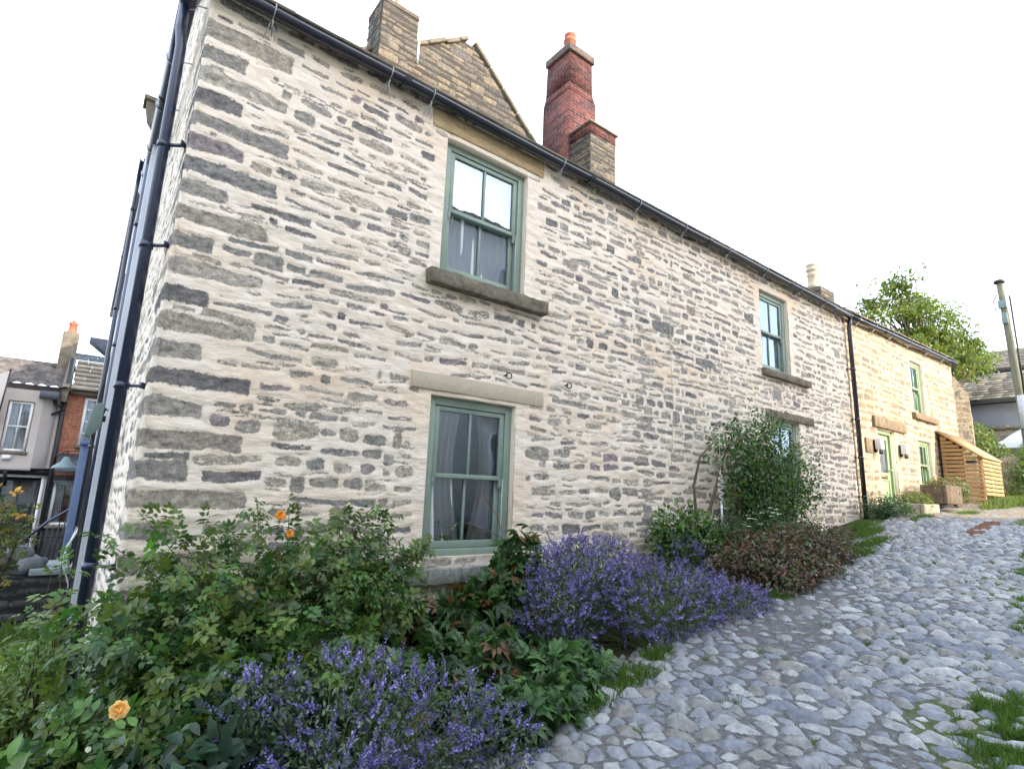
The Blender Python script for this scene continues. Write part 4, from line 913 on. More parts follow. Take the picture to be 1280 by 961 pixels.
# ------------------------------------------------------------------ shed
sh = thing('slatted_shed', (16.2, 3.7, 1.65), 'golden slatted timber bin store with sloping roof beside the end cottage', 'shed')
SXa, SXb, SYa, SYb = 16.0, 17.55, 3.42, 4.14; zb = 1.66
fz, bz = 2.74, 3.34
def side_top(y): return bz+(fz-bz)*(SYb-y)/(SYb-SYa)
mb = MB(); k = 0; z_ = zb+.04
while z_ < bz-.05:
    if z_+.06 < fz: ya = SYa
    else: ya = SYb-(bz-(z_+.06))/(bz-fz)*(SYb-SYa)
    if SYb-ya > .08: mb.box(SXa-.022, SXa, ya, SYb, z_, z_+.070)
    z_ += .092
mb.build('side_slats', M_WOOD, sh, bevel=.003)
mb = MB(); z_ = zb+.26
while z_ < fz-.03:
    for a, b in ((SXa, (SXa+SXb)/2-.01), ((SXa+SXb)/2+.01, SXb)): mb.box(a, b, SYa-.022, SYa, z_, z_+.068)
    z_ += .092
dsl = mb.build('door_slats', M_WOOD, sh, bevel=.003)
for x, y in ((SXa+.03, SYa+.03), (SXb-.03, SYa+.03), (SXa+.03, SYb-.03), (SXb-.03, SYb-.03), ((SXa+SXb)/2, SYa+.03)): mb = MB(); mb.box(x-.03, x+.03, y-.03, y+.03, zb-.05, side_top(y)-.02); mb.build('post', M_WOOD, sh)
mb = MB(); mb.box(SXa+.03, SXb-.03, SYb-.01, SYb+.01, zb, bz-.05); mb.build('back_board', M_DARKSTONE, sh)
mb = MB(); mb.prism([(SYa-.05, fz-.01), (SYb+.03, bz+.04), (SYb+.03, bz+.07), (SYa-.05, fz+.02)], 0, SXa-.05, SXb+.04); mb.build('roof', M_WOOD, sh)
mb = MB(); mb.beam((SXa-.062, SYa-.05, fz+.0), (SXa-.062, SYb+.03, bz+.05), .02, .05); mb.build('bargeboard', M_WOOD, sh)
mb = MB(); mb.box(SXa-.06, SXa-.022, SYa+.10, SYa+.26, fz-.10, fz-.05); mb.build('latch', M_IRON, sh)

# ------------------------------------------------------------------ buildings up the hill, pole, car
def barn(name, lab, X, y0, y1, zbase, ze, dx, zr, seed, wmat):
    t = thing(name, (X, (y0+y1)/2, zbase), lab, 'house')
    mb = MB(); mb.box(X, X+2*dx, y0, y1, zbase-1, ze); mb.prism([(X, ze), (X+dx, zr-.05), (X+2*dx, ze)], 1, y0+.05, y1-.05); mb.build('wall', wmat, t)
    slate_roof('roof', t, M_SLATEG, (X-.35, y0-.1, ze-.12), (X-.35, y1+.1, ze-.12), (dx+.35, 0, zr-ze+.12), 8, .3, .7, .04, .3, seed=seed)
    mb = MB(); mb.box(X-.32, X-.2, y0, y1, ze-.30, ze-.16); mb.build('gutter', M_IRON, t)
    return t
barn('stone_barn', 'low grey walled house with sunlit stone slate roof behind the pole', 28, 3.2, 9.5, 3, 5.95, 2.6, 7.35, 51, simple('grey_render', (.15,.16,.175), .9, .2, .15, 1.5, .5, .01))
barn('upper_house', 'higher slate roofed house behind the low grey one', 36, 3.5, 14, 4, 8.7, 3.0, 10.2, 52, simple('blue_grey_wall', (.20,.22,.25), .9, .2, .15, 1.5, .5, .01))
rw = thing('retaining_wall', (25.5, 5, 3), 'rough stone retaining wall above the lane top', 'garden wall')
mini_rubble('wall_face', rw, M_DARKR, (25.5, 9.0, 2.4), (0, -1, 0), (0, 0, 1), (-1, 0, 0), 6.2, 2.0, 71, du=.05)
mb = MB(); mb.box(25.52, 25.9, 2.8, 9.0, 2.4, 4.38); mb.build('core', M_DARKSTONE, rw)
mb = MB()
yy = 2.8
while yy < 9: mb.box(25.4, 26.0, yy, yy+.42, 4.39, 4.50+.05*random.random()); yy += .45
mb.build('coping', M_COPING, rw, bevel=.02)
pl = thing('utility_pole', (22, 3.6, 2.5), 'weathered wooden utility pole with grey junction boxes at the right edge', 'utility pole')
mb = MB(); mb.tube([(22, 3.55, 2.4), (22, 3.60, 4.3), (22, 3.68, 7.6), (22, 3.72, 8.6)], [.11, .105, .09, .08], 12); mb.build('pole', simple('green_grey_pole_wood', (.17,.17,.12), .9, .1, .3, 8, .6, .006, (1,1,.2)), pl, smooth=True)
mb = MB(); mb.box(21.86, 21.95, 3.60, 3.80, 7.75, 8.0); mb.box(21.86, 21.95, 3.62, 3.76, 7.25, 7.6); mb.build('junction_box', M_TEAL, pl, bevel=.01)
mb = MB(); mb.box(21.86, 22.0, 3.50, 3.66, 4.0, 5.0); mb.build('cable_guard', M_GALV, pl, bevel=.01)
mb = MB(); mb.tube([(21.85, 3.5, 8.1), (21.84, 3.48, 6.5), (21.85, 3.48, 5.0)], .025, 6); mb.tube([(21.9, 3.8, 8.2), (21.85, 3.9, 8.0), (21.85, 3.86, 7.7)], .018, 6); mb.lathe((22, 3.72, 8.6), [(.14,0),(.14,.08),(.05,.12)], 10); mb.build('cables', M_IRON, pl)
mb = MB(); mb.tube([(22, 3.75, 8.35), (21.2, 4.2, 8.25), (19, 5.2, 7.7), (17.2, 6.2, 7.5)], .012, 5); tag(mb.build('overhead_wire', M_IRON, None), 'thin black wire sagging from the pole to the cottage roof', 'wire')
# white car beyond the bank, nose towards the lane
cr = thing('parked_car', (23.6, 2.35, 2.9), 'white car half hidden by the bank at the right edge', 'car')
def car():
    # profile along x (length) and half widths, simple but shaped body
    prof = [(-2.0,.35,.60,.0),(-1.95,.30,.85,.03),(-1.2,.28,.98,.05),(-.55,.28,1.42,.16),(.3,.28,1.50,.18),(1.2,.28,1.46,.18),(1.85,.30,1.05,.08),(2.0,.38,.85,.04)]
    V = []; n = 12
    for (x, zb_, zt, tap) in prof:
        hw = .85
        ring = [(-hw*.9, zb_), (-hw, zb_+.15), (-hw, min(zt, .85)-.05), (-hw+.03, min(zt, .9)), (-hw+.06+tap, zt-.08), (-hw+.25+tap, zt), (hw-.25-tap, zt), (hw-.06-tap, zt-.08), (hw-.03, min(zt, .9)), (hw, min(zt, .85)-.05), (hw, zb_+.15), (hw*.9, zb_)]
        V += [(23.6+yy_*.25+x*.25, 3.3+yy_*.97*0+x*.97+yy_*0, 3.05+z_) if False else (23.6+x*.2+yy_*.98, 2.35+x*.98-yy_*.2, 2.9+z_) for yy_, z_ in ring]
    q = [(i*n+j, i*n+(j+1) % n, (i+1)*n+(j+1) % n, (i+1)*n+j) for i in range(len(prof)-1) for j in range(n)]
    mb = MB(); mb.add(V, q, poly=[list(range(n)), [(len(prof)-1)*n+j for j in range(n)]]); b = mb.build('body', simple('white_car_paint', (.75,.76,.78), .25, .6, .03, 3, 0), cr, smooth=True, bevel=.02)
    def P(x, yy_, z_): return (23.6+x*.2+yy_*.98, 2.35+x*.98-yy_*.2, 2.9+z_)
    gm = simple('dark_car_glass', (.03,.04,.05), .1, .7, .1, 3, 0)
    mb = MB(); mb.add([P(-.5,-.80,.95), P(1.3,-.80,.95), P(1.1,-.70,1.36), P(-.35,-.70,1.36)], [(0,1,2,3)]); mb.build('side_window', gm, cr)
    mb = MB(); mb.add([P(-1.1,-.7,1.02), P(-1.1,.7,1.02), P(-.58,.6,1.42), P(-.58,-.6,1.42)], [(0,1,2,3)]); mb.build('windscreen', gm, cr)
    for x in (-1.25, 1.25):
        c = P(x, -.84, .32); mb = MB(); mb.tube([c, P(x, -.66, .32)], .31, 20); wz = mb.build('wheel', M_IRON, cr)
        mb = MB(); mb.tube([P(x, -.865, .32), P(x, -.845, .32)], .19, 14); mb.build('rim', M_GALV, wz)
    for yy_ in (-.6, .6): mb = MB(); mb.beam(P(-2.0, yy_-.12, .68), P(-2.0, yy_+.12, .68), .06, .12); mb.build('headlight', M_GALV, cr)
car()

# ================================================================== PLANTS
def nrm(a): return a/(np.linalg.norm(a, axis=-1, keepdims=True)+1e-9)
def T_leaf(w=.5, fold=.12, droop=.15):
    # pointed oval, folded at the midrib: unit length
    V = [(0,0,0), (.28,w*.42,fold*.7), (.28,-w*.42,fold*.7), (.62,w*.40,fold*.6-droop*.3), (.62,-w*.40,fold*.6-droop*.3), (1,0,-droop), (.28,0,0), (.62,0,-droop*.35)]
    Q = [(6,7,3,1), (6,2,4,7)]; T = [(0,6,1), (0,2,6), (7,5,3), (7,4,5)]
    return np.array(V, float), np.array(Q), np.array(T)
def T_combine(parts):
    V = []; Q = []; T = []; n = 0
    for (v, q, t), M_ in parts:
        V.append(v@M_[:3, :3].T+M_[:3, 3]); Q.append(q+n); T.append(t+n); n += len(v)
    return np.concatenate(V), np.concatenate(Q), np.concatenate(T)
def mat4(ang, sc, off, roll=0):
    a = RD(ang); R = np.array([[cos(a), -sin(a), 0], [sin(a), cos(a), 0], [0, 0, 1]])*sc; M_ = np.eye(4); M_[:3, :3] = R; M_[:3, 3] = off; return M_
L1 = T_leaf(); LN = T_leaf(.32, .08, .2)
L_ROSE = T_combine([(T_leaf(.62,.1,.2), mat4(0, .42, (.58,0,-.05)))]+[(T_leaf(.62,.1,.25), mat4(s*62, .36, (x,s*.02,-.02))) for x in (.30, .56) for s in (1, -1)])
L_PALM = T_combine([(T_leaf(.46,.12,.3), mat4(a, sc_, (.0,0,0))) for a, sc_ in ((0,1.0),(42,.9),(-42,.9),(95,.62),(-95,.62))])
L_TRI = T_combine([(T_leaf(.55,.1,.25), mat4(a, sc_, (.12,0,0))) for a, sc_ in ((0,.9),(70,.7),(-70,.7))])
FLORET = (np.array([(0,0,0),(.6,.35,.2),(1,0,.35),(.6,-.35,.2),(.5,0,-.35)], float), np.array([(0,1,2,3)]), np.array([(0,4,2)]))
BLADE = (np.array([(0,.04,0),(0,-.04,0),(.5,.032,.06),(.5,-.032,.06),(1,0,-.06)], float), np.array([(0,1,3,2)]), np.array([(2,3,4)]))
def place(mb, tm, pos, d, up, sc_, col):
    v, q, t = tm; N_ = len(pos); k = len(v)
    if N_ == 0: return
    d = nrm(d); n = up-(up*d).sum(1, keepdims=True)*d; n = nrm(n); s = np.cross(n, d); sc_ = np.broadcast_to(sc_, (N_,))[:, None, None]
    W_ = pos[:, None]+sc_*(v[None, :, :1]*d[:, None]+v[None, :, 1:2]*s[:, None]+v[None, :, 2:]*n[:, None])
    off = (np.arange(N_)*k)[:, None, None]
    mb.add(W_.reshape(-1, 3), (q[None]+off).reshape(-1, 4) if len(q) else None, (t[None]+off).reshape(-1, 3) if len(t) else None, col=np.repeat(col, k, 0))
def cols(rg, N_, pal, var=.25):
    pal = np.array(pal); i = rg.integers(0, len(pal), N_); f = 1+var*(rg.random((N_, 1))*2-1)
    return pal[i]*f*(1+.06*rg.normal(size=(N_, 3)))
GREENS = [(.05,.13,.03),(.078,.18,.04),(.035,.095,.028),(.11,.21,.05),(.13,.17,.04)]
DEEP = [(.035,.085,.033),(.05,.115,.04),(.028,.06,.026),(.07,.145,.045)]
def dirs(rg, N_): return nrm(rg.normal(size=(N_, 3)))
def shoots(rg, base, tips, spread=.05, arch=.2, n=8):
    """curved paths from base points to tips"""
    B = np.asarray(base)[None]+rg.normal(size=(len(tips), 3))*np.array((spread, spread, spread*.2)); t = np.linspace(0, 1, n)[None, :, None]
    mid = (B+tips)/2+np.array((0, 0, 1.))*arch*np.linalg.norm(tips-B, axis=1, keepdims=True)*rg.uniform(.3, 1, (len(tips), 1))+rg.normal(size=tips.shape)*.04
    return (1-t)**2*B[:, None]+2*t*(1-t)*mid[:, None]+t*t*tips[:, None]
def lobes_pts(rg, lobes, N_, shell=.35):
    """points in ellipsoids (cx,cy,cz,rx,ry,rz), biased to the shell"""
    w_ = np.array([l[3]*l[4]+l[4]*l[5]+l[3]*l[5] for l in lobes]); i = rg.choice(len(lobes), N_, p=w_/w_.sum()); A = np.array(lobes)
    d = dirs(rg, N_); r = (1-shell*rg.random((N_, 1))**1.5); P = A[i, :3]+d*r*A[i, 3:]; return P, d
def keep_out(P, mn=.0, wall=WY-.02):
    """stay in front of the wall and above the ground"""
    g = gz(P[:, 0], P[:, 1])+.01; P[:, 2] = np.maximum(P[:, 2], g+mn*0); 
    inside = P[:, 0] > XA-.05
    P[:, 1] = np.where(inside & (P[:, 1] < 5), np.minimum(P[:, 1], wall-.02*np.abs(P[:, 2] % .05)), P[:, 1]); return P
def bush(name, label, cat, base, lobes, tm, leaf, nshoot, nleaf, pal, seed, size=.05, stem=M_STEM, arch=.15, filler=.35, droop=.25, group=None, wall=True, tint_tip=None, stemr=.006, shell=.35, nstem=40, up0=.6, blob=.05):
    rg = np.random.default_rng(seed); t = thing(name, base, label, cat, group)
    tips, dn = lobes_pts(rg, lobes, nshoot, shell)
    if wall: tips = keep_out(tips)
    Pth = shoots(rg, base, tips, .06, arch, 9); per = max(1, int(nleaf*(1-filler)/nshoot)); mb = MB()
    # leaves along the outer part of every shoot
    tt = 1-.55*rg.random((nshoot, per))**1.4; k = tt*8; i0 = np.clip(k.astype(int), 0, 7); fr = (k-i0)[..., None]; ar = np.arange(nshoot)[:, None]
    pos = Pth[ar, i0]*(1-fr)+Pth[ar, i0+1]*fr; tan = nrm(Pth[ar, i0+1]-Pth[ar, i0])
    pos = pos.reshape(-1, 3)+rg.normal(size=(nshoot*per, 3))*blob*rg.random((nshoot*per, 1)); tan = tan.reshape(-1, 3)
    if wall: pos = keep_out(pos)
    out_ = np.repeat(dn, per, 0)
    d = nrm(tan*.5+dirs(rg, len(pos))*.9+out_*.5-np.array((0, 0, droop))); up = nrm(dirs(rg, len(pos))*.45+out_*.5+np.array((0, -.15, up0)))
    shade = np.repeat(rg.uniform(.8, 1.25, (nshoot, 1)), per, 0); c = cols(rg, len(pos), pal)*shade
    if tint_tip is not None: f = (tt.reshape(-1, 1) > .93)*(rg.random((len(pos), 1)) < .5); c = np.where(f, np.array(tint_tip)[None]*rg.uniform(.7, 1.2, (len(pos), 1)), c)
    place(mb, tm, pos, d, up, size*rg.uniform(.6, 1.25, len(pos)), c)
    nf = int(nleaf*filler)
    if nf:
        P, dd = lobes_pts(rg, lobes, nf, .75)
        if wall: P = keep_out(P)
        place(mb, tm, P, nrm(dirs(rg, nf)+dd*.6-np.array((0, 0, droop))), nrm(dirs(rg, nf)*.5+dd*.5+np.array((0, 0, up0))), size*rg.uniform(.6, 1.15, nf), cols(rg, nf, pal)*.9)  # filler leaves coloured slightly darker, painting in the shade inside the bush
    mb.build('leaves', leaf, t, col=True, smooth=False)
    sm = MB()
    for i in rg.choice(nshoot, min(nstem, nshoot), False): sm.tube(Pth[i], np.linspace(stemr, stemr*.3, 9), 5, cap=False)
    sm.build('stems', stem, t, smooth=True)
    return t, Pth, dn

def catmint(name, label, base, lobes, nspike, seed, size=1., leafn=5000, group='catmint clumps'):
    rg = np.random.default_rng(seed); t = thing(name, base, label, 'catmint', group)
    tips, dn = lobes_pts(rg, lobes, nspike, .25); dn2 = dn.copy()
    tips = keep_out(tips); Pth = shoots(rg, base, tips, .12, .18, 8)
    fm = MB(); lm = MB(); sm = MB()
    ex = nrm(dn*.9+np.array((0, -.15, .45))+rg.normal(size=dn.shape)*.45)      # spikes lean outward and up
    L = size*rg.uniform(.05, .14, nspike)
    nw = 9
    for j in range(nw):
        f = j/(nw-1); pos = tips+ex*(L[:, None]*f)
        for m_ in range(5):
            if f > .95 and m_ > 1: continue
            if m_ == 4 and j % 2: continue
            rd = rg.normal(size=ex.shape); rd = nrm(rd-(rd*ex).sum(1, keepdims=True)*ex)
            keep = rg.random(nspike) < .8
            c = cols(rg, nspike, [(.22,.18,.58),(.30,.25,.70),(.17,.14,.46),(.38,.33,.76),(.11,.10,.28)], .3)
            place(fm, FLORET, (pos+rd*.004)[keep], nrm(rd+ex*.5)[keep], ex[keep], (size*.0165*(1-.45*f)*rg.uniform(.6, 1.3, nspike))[keep], c[keep])
    
    fm.build('flower_spikes', M_PETAL, t, col=True)
    pal = [(.07,.10,.07),(.10,.14,.10),(.055,.08,.06),(.12,.16,.12)]
    P, dd = lobes_pts(rg, lobes, leafn, .6); P = keep_out(P)
    place(lm, L1, P, nrm(dirs(rg, leafn)+dd*.6), nrm(dirs(rg, leafn)*.6+dd*.4+np.array((0,0,.6))), size*.030*rg.uniform(.5, 1.2, leafn), cols(rg, leafn, pal))
    pp = (tips[:, None]-ex[:, None]*rg.uniform(0, .08, (nspike, 4, 1))).reshape(-1, 3)
    place(lm, L1, keep_out(pp), dirs(rg, len(pp)), np.tile((0, 0, 1.), (len(pp), 1))+.3*dirs(rg, len(pp)), size*.026*rg.uniform(.5, 1.2, len(pp)), cols(rg, len(pp), pal))
    lm.build('leaves', M_LEAF, t, col=True)
    for i in range(min(nspike, 260)): sm.tube(np.vstack([Pth[i], tips[i]+ex[i]*L[i]]), .0022, 4, cap=False)
    sm.build('stems', M_GSTEM, t, smooth=True); return t

def flower(c, d, r, pal, name, label, seed, layers=3):
    """a rose: rings of cupped petals"""
    rg = np.random.default_rng(seed); c = np.array(c, float); d = nrm(np.array([d], float))[0]; mb = MB(); a = np.cross(d, (0, 0, 1.)) if abs(d[2]) < .9 else np.cross(d, (1., 0, 0)); a /= np.linalg.norm(a); b = np.cross(d, a)
    t = thing(name, c, label, 'rose flower', 'open roses on the bush')
    for ly in range(layers+1):
        n = 7-ly; rr = r*(1-ly/(layers+1.6)); 
        for i in range(n):
            th = 2*pi*i/n+ly*.6+rg.normal(0, .1); ra = a*cos(th)+b*sin(th); ta = -a*sin(th)+b*cos(th); G = []
            for u in np.linspace(0, 1, 5):
                for v in np.linspace(-1, 1, 5):
                    wd = rr*.62*sin(min(1, u*1.15+.15)*pi*.62)
                    G.append(c+ra*rr*(u**.9)*.95+ta*v*wd+d*(r*(.12*ly)+rr*(.55*u**2*(.5+ly*.35))+rr*.12*(v*v)-rr*.22*(u > .9)*(ly < 2))+rg.normal(0, r*.025, 3))
            q = [(i_*5+j, i_*5+j+1, i_*5+6+j, i_*5+5+j) for i_ in range(4) for j in range(4)]
            mb.add(G, q, col=np.array(pal[ly % len(pal)])*rg.uniform(.85, 1.1))
    mb.build('petals', M_PETAL, t, col=True, smooth=True)
    m2 = MB(); m2.tube([c-d*r*.02, c-d*r*.35, c-d*r*1.8+np.array((0, 0, -.02))], [r*.22, r*.14, .003], 6); m2.build('calyx', M_GSTEM, t, smooth=True); return t

# --- the big rose bush at the corner
bush('rose_bush', 'large leafy rose bush sprawling against the corner of the stone cottage', 'rose bush', (.8, 3.7, .05),
     [(.55,3.65,.75,.55,.42,.50),(1.35,3.70,.80,.50,.40,.48),(.55,3.3,.45,.45,.5,.40),(1.0,3.2,.50,.65,.5,.42),(1.75,3.75,.90,.36,.28,.36),(.45,3.75,.72,.22,.3,.28),(.0,3.3,.14,.40,.4,.26)],
     L_ROSE, M_LEAF, 420, 6200, GREENS+[(.10,.15,.045),(.05,.10,.045)], 101, .135, arch=.25, filler=.30, tint_tip=(.11,.16,.04), shell=.4, stemr=.008, nstem=120)
# separate arching canes over the sill and up the wall
def canes():
    rg = np.random.default_rng(5)
    t = thing('arching_rose', (1.3, 3.85, .1), 'long arching rose canes with fresh leaves reaching over the left of the lower sill', 'rose bush')
    tips = np.array([(1.45,3.8,1.38),(1.75,3.75,1.3),(1.9,3.9,1.28),(2.1,3.7,1.2),(1.55,3.9,1.48),(.8,3.8,1.3),(2.35,3.85,1.28),(2.2,3.9,1.15),(1.95,3.95,1.42),(1.15,3.9,1.46),(.95,3.95,1.50),(1.6,3.92,1.40),(.3,3.9,1.42),(.45,4.0,1.38),(1.3,3.9,1.32),(2.0,3.8,1.05),(1.8,3.95,1.50),(.12,3.9,1.28),(.65,3.95,1.36)])
    P = shoots(rg, (1.2, 3.85, .5), tips, .15, .12, 12); mb = MB(); sm = MB()
    for p in P:
        n = 34; k = np.sort(11*(1-.6*rg.random(n))); i = np.clip(k.astype(int), 0, 10); f = (k-i)[:, None]; pos = p[i]*(1-f)+p[i+1]*f+rg.normal(size=(n, 3))*.015
        d = nrm(rg.normal(size=(n, 3))+np.array((.2, -.3, .0))); place(mb, L_ROSE, keep_out(pos), d, nrm(np.array((0, -.2, .8))+.4*dirs(rg, n)), .13*rg.uniform(.6, 1.1, n), cols(rg, n, [(.09,.15,.045),(.07,.13,.04),(.12,.17,.05)]))
        sm.tube(p, np.linspace(.006, .002, 12), 5, cap=False)
    mb.build('leaves', M_LEAF, t, col=True); sm.build('canes', M_GSTEM, t, smooth=True)
canes()
OR = [(.72,.32,.05),(.80,.42,.08),(.78,.36,.05),(.7,.25,.03)]; YL = [(.82,.55,.24),(.85,.60,.28),(.80,.48,.16),(.75,.40,.10)]; RED = [(.75,.20,.03),(.70,.14,.02)]
flower((1.02, 3.62, 1.405), (-.15, -.8, .5), .032, OR, 'rose_flower', 'small orange rose highest on the bush, against the pale wall', 1)
flower((1.10, 3.66, 1.295), (-.3, -.8, .2), .024, OR, 'rose_flower', 'half open orange rose just below the highest bloom', 2)
flower((.235, 2.5, .80), (-.1, -.85, .5), .030, YL, 'rose_flower', 'pale yellow rose low on the left side of the bush', 3, 4)
flower((.62, 2.0, .56), (-.2, -.85, .4), .020, RED, 'rose_flower', 'small red orange rose lowest in the foliage', 4)
flower((.18, 2.75, .60), (.2, -.8, .5), .010, [(.7,.7,.66)]*2, 'rose_flower', 'tiny white blossom beside the yellow rose', 5)
# glossy broad leaved plants at the front left
bush('broad_leaved_shrub', 'dark blue green broad leaved plant in the middle of the rose foliage', 'shrub', (.75, 2.75, .05), [(.55,2.75,.36,.40,.35,.30),(.9,2.9,.42,.35,.3,.3)], L1, M_LEAF, 150, 1500, [(.022,.05,.035),(.03,.065,.045),(.045,.09,.055)], 103, .10, filler=.3, arch=.1)
bush('bramble_patch', 'tangled mid green bramble foliage filling the lower left corner', 'shrub', (.05, 2.5, -.05), [(.05,2.5,.26,.50,.45,.30),(-.25,2.9,.28,.40,.45,.28),(.35,2.2,.22,.35,.3,.26),(.0,3.4,.18,.42,.4,.20)], L_TRI, M_LEAF, 300, 3600, GREENS+DEEP, 104, .11, filler=.35, arch=.15, wall=True)
bush('ground_ivy', 'small leaved trailing plant with tiny white flowers at the bottom left', 'groundcover plant', (-.1, 2.1, -.05), [(.0,2.1,.14,.38,.3,.22),(.3,1.85,.12,.25,.2,.2)], L1, M_LEAF, 160, 2600, DEEP, 105, .032, filler=.4, arch=.05)
bush('light_green_shrub', 'bright yellow green feathery plants by the foot of the downpipe', 'shrub', (-.35, 4.6, -.1), [(-.25,4.5,.32,.35,.45,.28),(-.55,5.2,.30,.4,.5,.30),(.0,4.3,.30,.18,.3,.34)], LN, M_LEAF, 260, 5200, [(.12,.19,.04),(.15,.22,.05),(.09,.16,.035),(.17,.24,.07)], 106, .060, filler=.4, arch=.1, wall=False)
bush('leafy_sapling', 'thin sapling with fresh leaves growing up beside the black downpipe', 'sapling', (.0, 4.25, .1), [(.02,4.1,.85,.12,.12,.36),(-.02,4.15,.55,.12,.12,.25)], L_ROSE, M_LEAF, 22, 130, [(.10,.19,.045),(.13,.22,.05)], 107, .10, filler=.1, arch=.05, wall=False, stemr=.005)
# catmint
catmint('catmint', 'violet blue catmint clump spilling forward at the bottom of the picture', (1.15, 2.55, .1), [(1.18,2.65,.50,.36,.34,.34),(1.55,2.65,.43,.40,.32,.28),(1.08,2.25,.24,.36,.30,.28),(1.62,2.42,.26,.36,.26,.20),(.92,2.35,.38,.22,.25,  .24),(1.25,2.15,.10,.4,.2,.2),(1.9,2.5,.34,.2,.2,.2),(.8,2.75,.62,.16,.2,.2)], 560, 201, 1.0, 7500)
catmint('catmint', 'wide violet blue catmint mound between the lower window and the dark shrub', (3.9, 3.2, .35), [(3.4,3.45,.86,.50,.38,.36),(4.1,3.1,.74,.68,.42,.30),(4.8,3.0,.70,.45,.36,.16),(3.15,3.35,.70,.34,.3,.32),(3.8,3.6,.95,  .5,.3,.28)], 1150, 202, 1.05, 11000)
catmint('catmint', 'small catmint tuft at the foot of the climbing shrub against the wall', (5.4, 3.75, .7), [(5.3,3.8,.92,.34,.22,.26)], 110, 203, 1.0, 900)
# creeper
bush('virginia_creeper', 'five leaved creeper running along the wall under the window sill', 'creeper', (2.6, 3.9, .1), [(2.2,3.85,.50,.45,.28,.32),(2.75,3.80,.60,.42,.30,.34),(3.15,3.9,.95,.16,.16,.42),(3.05,3.85,.7,.3,.25,.42),(2.55,3.35,.38,.48,.4,.28),(2.05,3.3,.35,.4,.4,.3)], L_PALM, M_LEAF, 360, 2600, DEEP+[(.06,.13,.04),(.075,.15,.045)], 111, .12, filler=.3, arch=.15, tint_tip=(.16,.09,.04), nstem=60)
bush('potentilla_clump', 'low leafy clump spreading over the edge of the cobbles in front of the catmint', 'groundcover plant', (2.5, 2.75, .25), [(2.45,2.72,.34,.36,.20,.16),(2.15,2.68,.30,.28,.2,.16),(2.85,2.95,.42,.32,.25,.16)], L_PALM, M_LEAF, 220, 1300, DEEP+[(.06,.13,.045),(.08,.16,.05)], 112, .11, filler=.3, arch=.1)
# red vine tips above the creeper
mb = MB(); mb.tube([(3.05, 4.05, 1.25), (2.98, 4.05, 1.4), (2.90, 4.1, 1.52), (2.86, 4.1, 1.6)], .003, 5); mb.tube([(3.05, 4.05, 1.2), (2.85, 4.08, 1.28), (2.7, 4.1, 1.33)], .003, 5); mb.tube([(3.1, 4.05, 1.3), (3.13, 4.08, 1.45), (3.14, 4.1, 1.56)], .003, 5)
tag(mb.build('vine_shoot', simple('red_vine', (.22,.07,.05), .7, .2, .2, 9, 0), None, smooth=True), 'thin bare reddish shoots standing above the creeper right of the lower sill', 'vine shoot')
# purple brown shrub
bush('purple_leaved_shrub', 'low mounded shrub with dull purple brown leaves beside the lane', 'shrub', (6.3, 3.1, .75), [(5.9,3.25,.96,.62,.42,.34),(6.7,3.2,1.06,.75,.42,.32),(7.4,3.2,1.08,.6,.38,.28),(5.75,2.95,.80,.42,.30,.22),(6.3,2.9,.86,.6,.28,.2)], L1, M_LEAF, 900, 15000, [(.10,.055,.05),(.13,.07,.055),(.06,.05,.035),(.085,.10,.04),(.16,.07,.07),(.06,.085,.035),(.09,.12,.045)], 121, .055, filler=.3, blob=.09, arch=.12, stemr=.006, nstem=60)
def daisies(name, label, cat, base, lobes, n, seed, r=.018, pal=((.78,.78,.74),), leafn=1500, lpal=GREENS, lsz=.03, stemlen=.12):
    rg = np.random.default_rng(seed); t = thing(name, base, label, cat); P, dn = lobes_pts(rg, lobes, n, .15); P = keep_out(P); P[:, 2] += rg.uniform(.02, stemlen, n)
    mb = MB(); m2 = MB(); sm = MB()
    for k in range(8):
        a = 2*pi*k/8; d = np.tile((cos(a), sin(a), .1), (n, 1))+rg.normal(size=(n, 3))*.12; place(mb, T_leaf(.5, .02, .1), P, d, np.tile((0, -.4, 1.), (n, 1)), r*rg.uniform(.7, 1.1, n), cols(rg, n, list(pal), .08))
    mb.build('petals', M_PETAL, t, col=True)
    Q, dd = lobes_pts(rg, lobes, leafn, .8); place(m2, LN, keep_out(Q), nrm(dirs(rg, leafn)+np.array((0, 0, .7))), nrm(dirs(rg, leafn)+dd), lsz*rg.uniform(.6, 1.3, leafn), cols(rg, leafn, lpal)); m2.build('leaves', M_LEAF, t, col=True)
    for p in P[:80]: sm.tube([p-(.01, 0, .22), p-(.0, 0, .1), p], .002, 4, cap=False)
    sm.build('stems', M_GSTEM, t); return t
daisies('white_daisies', 'clump of white daisies behind the purple brown shrub', 'daisies', (6.9, 3.7, .9), [(6.3,3.75,1.18,.55,.25,.28),(7.1,3.65,1.20,.6,.25,.28),(7.6,3.6,1.15,.4,.25,.25)], 46, 131, .038, leafn=4200, lpal=DEEP, lsz=.05)
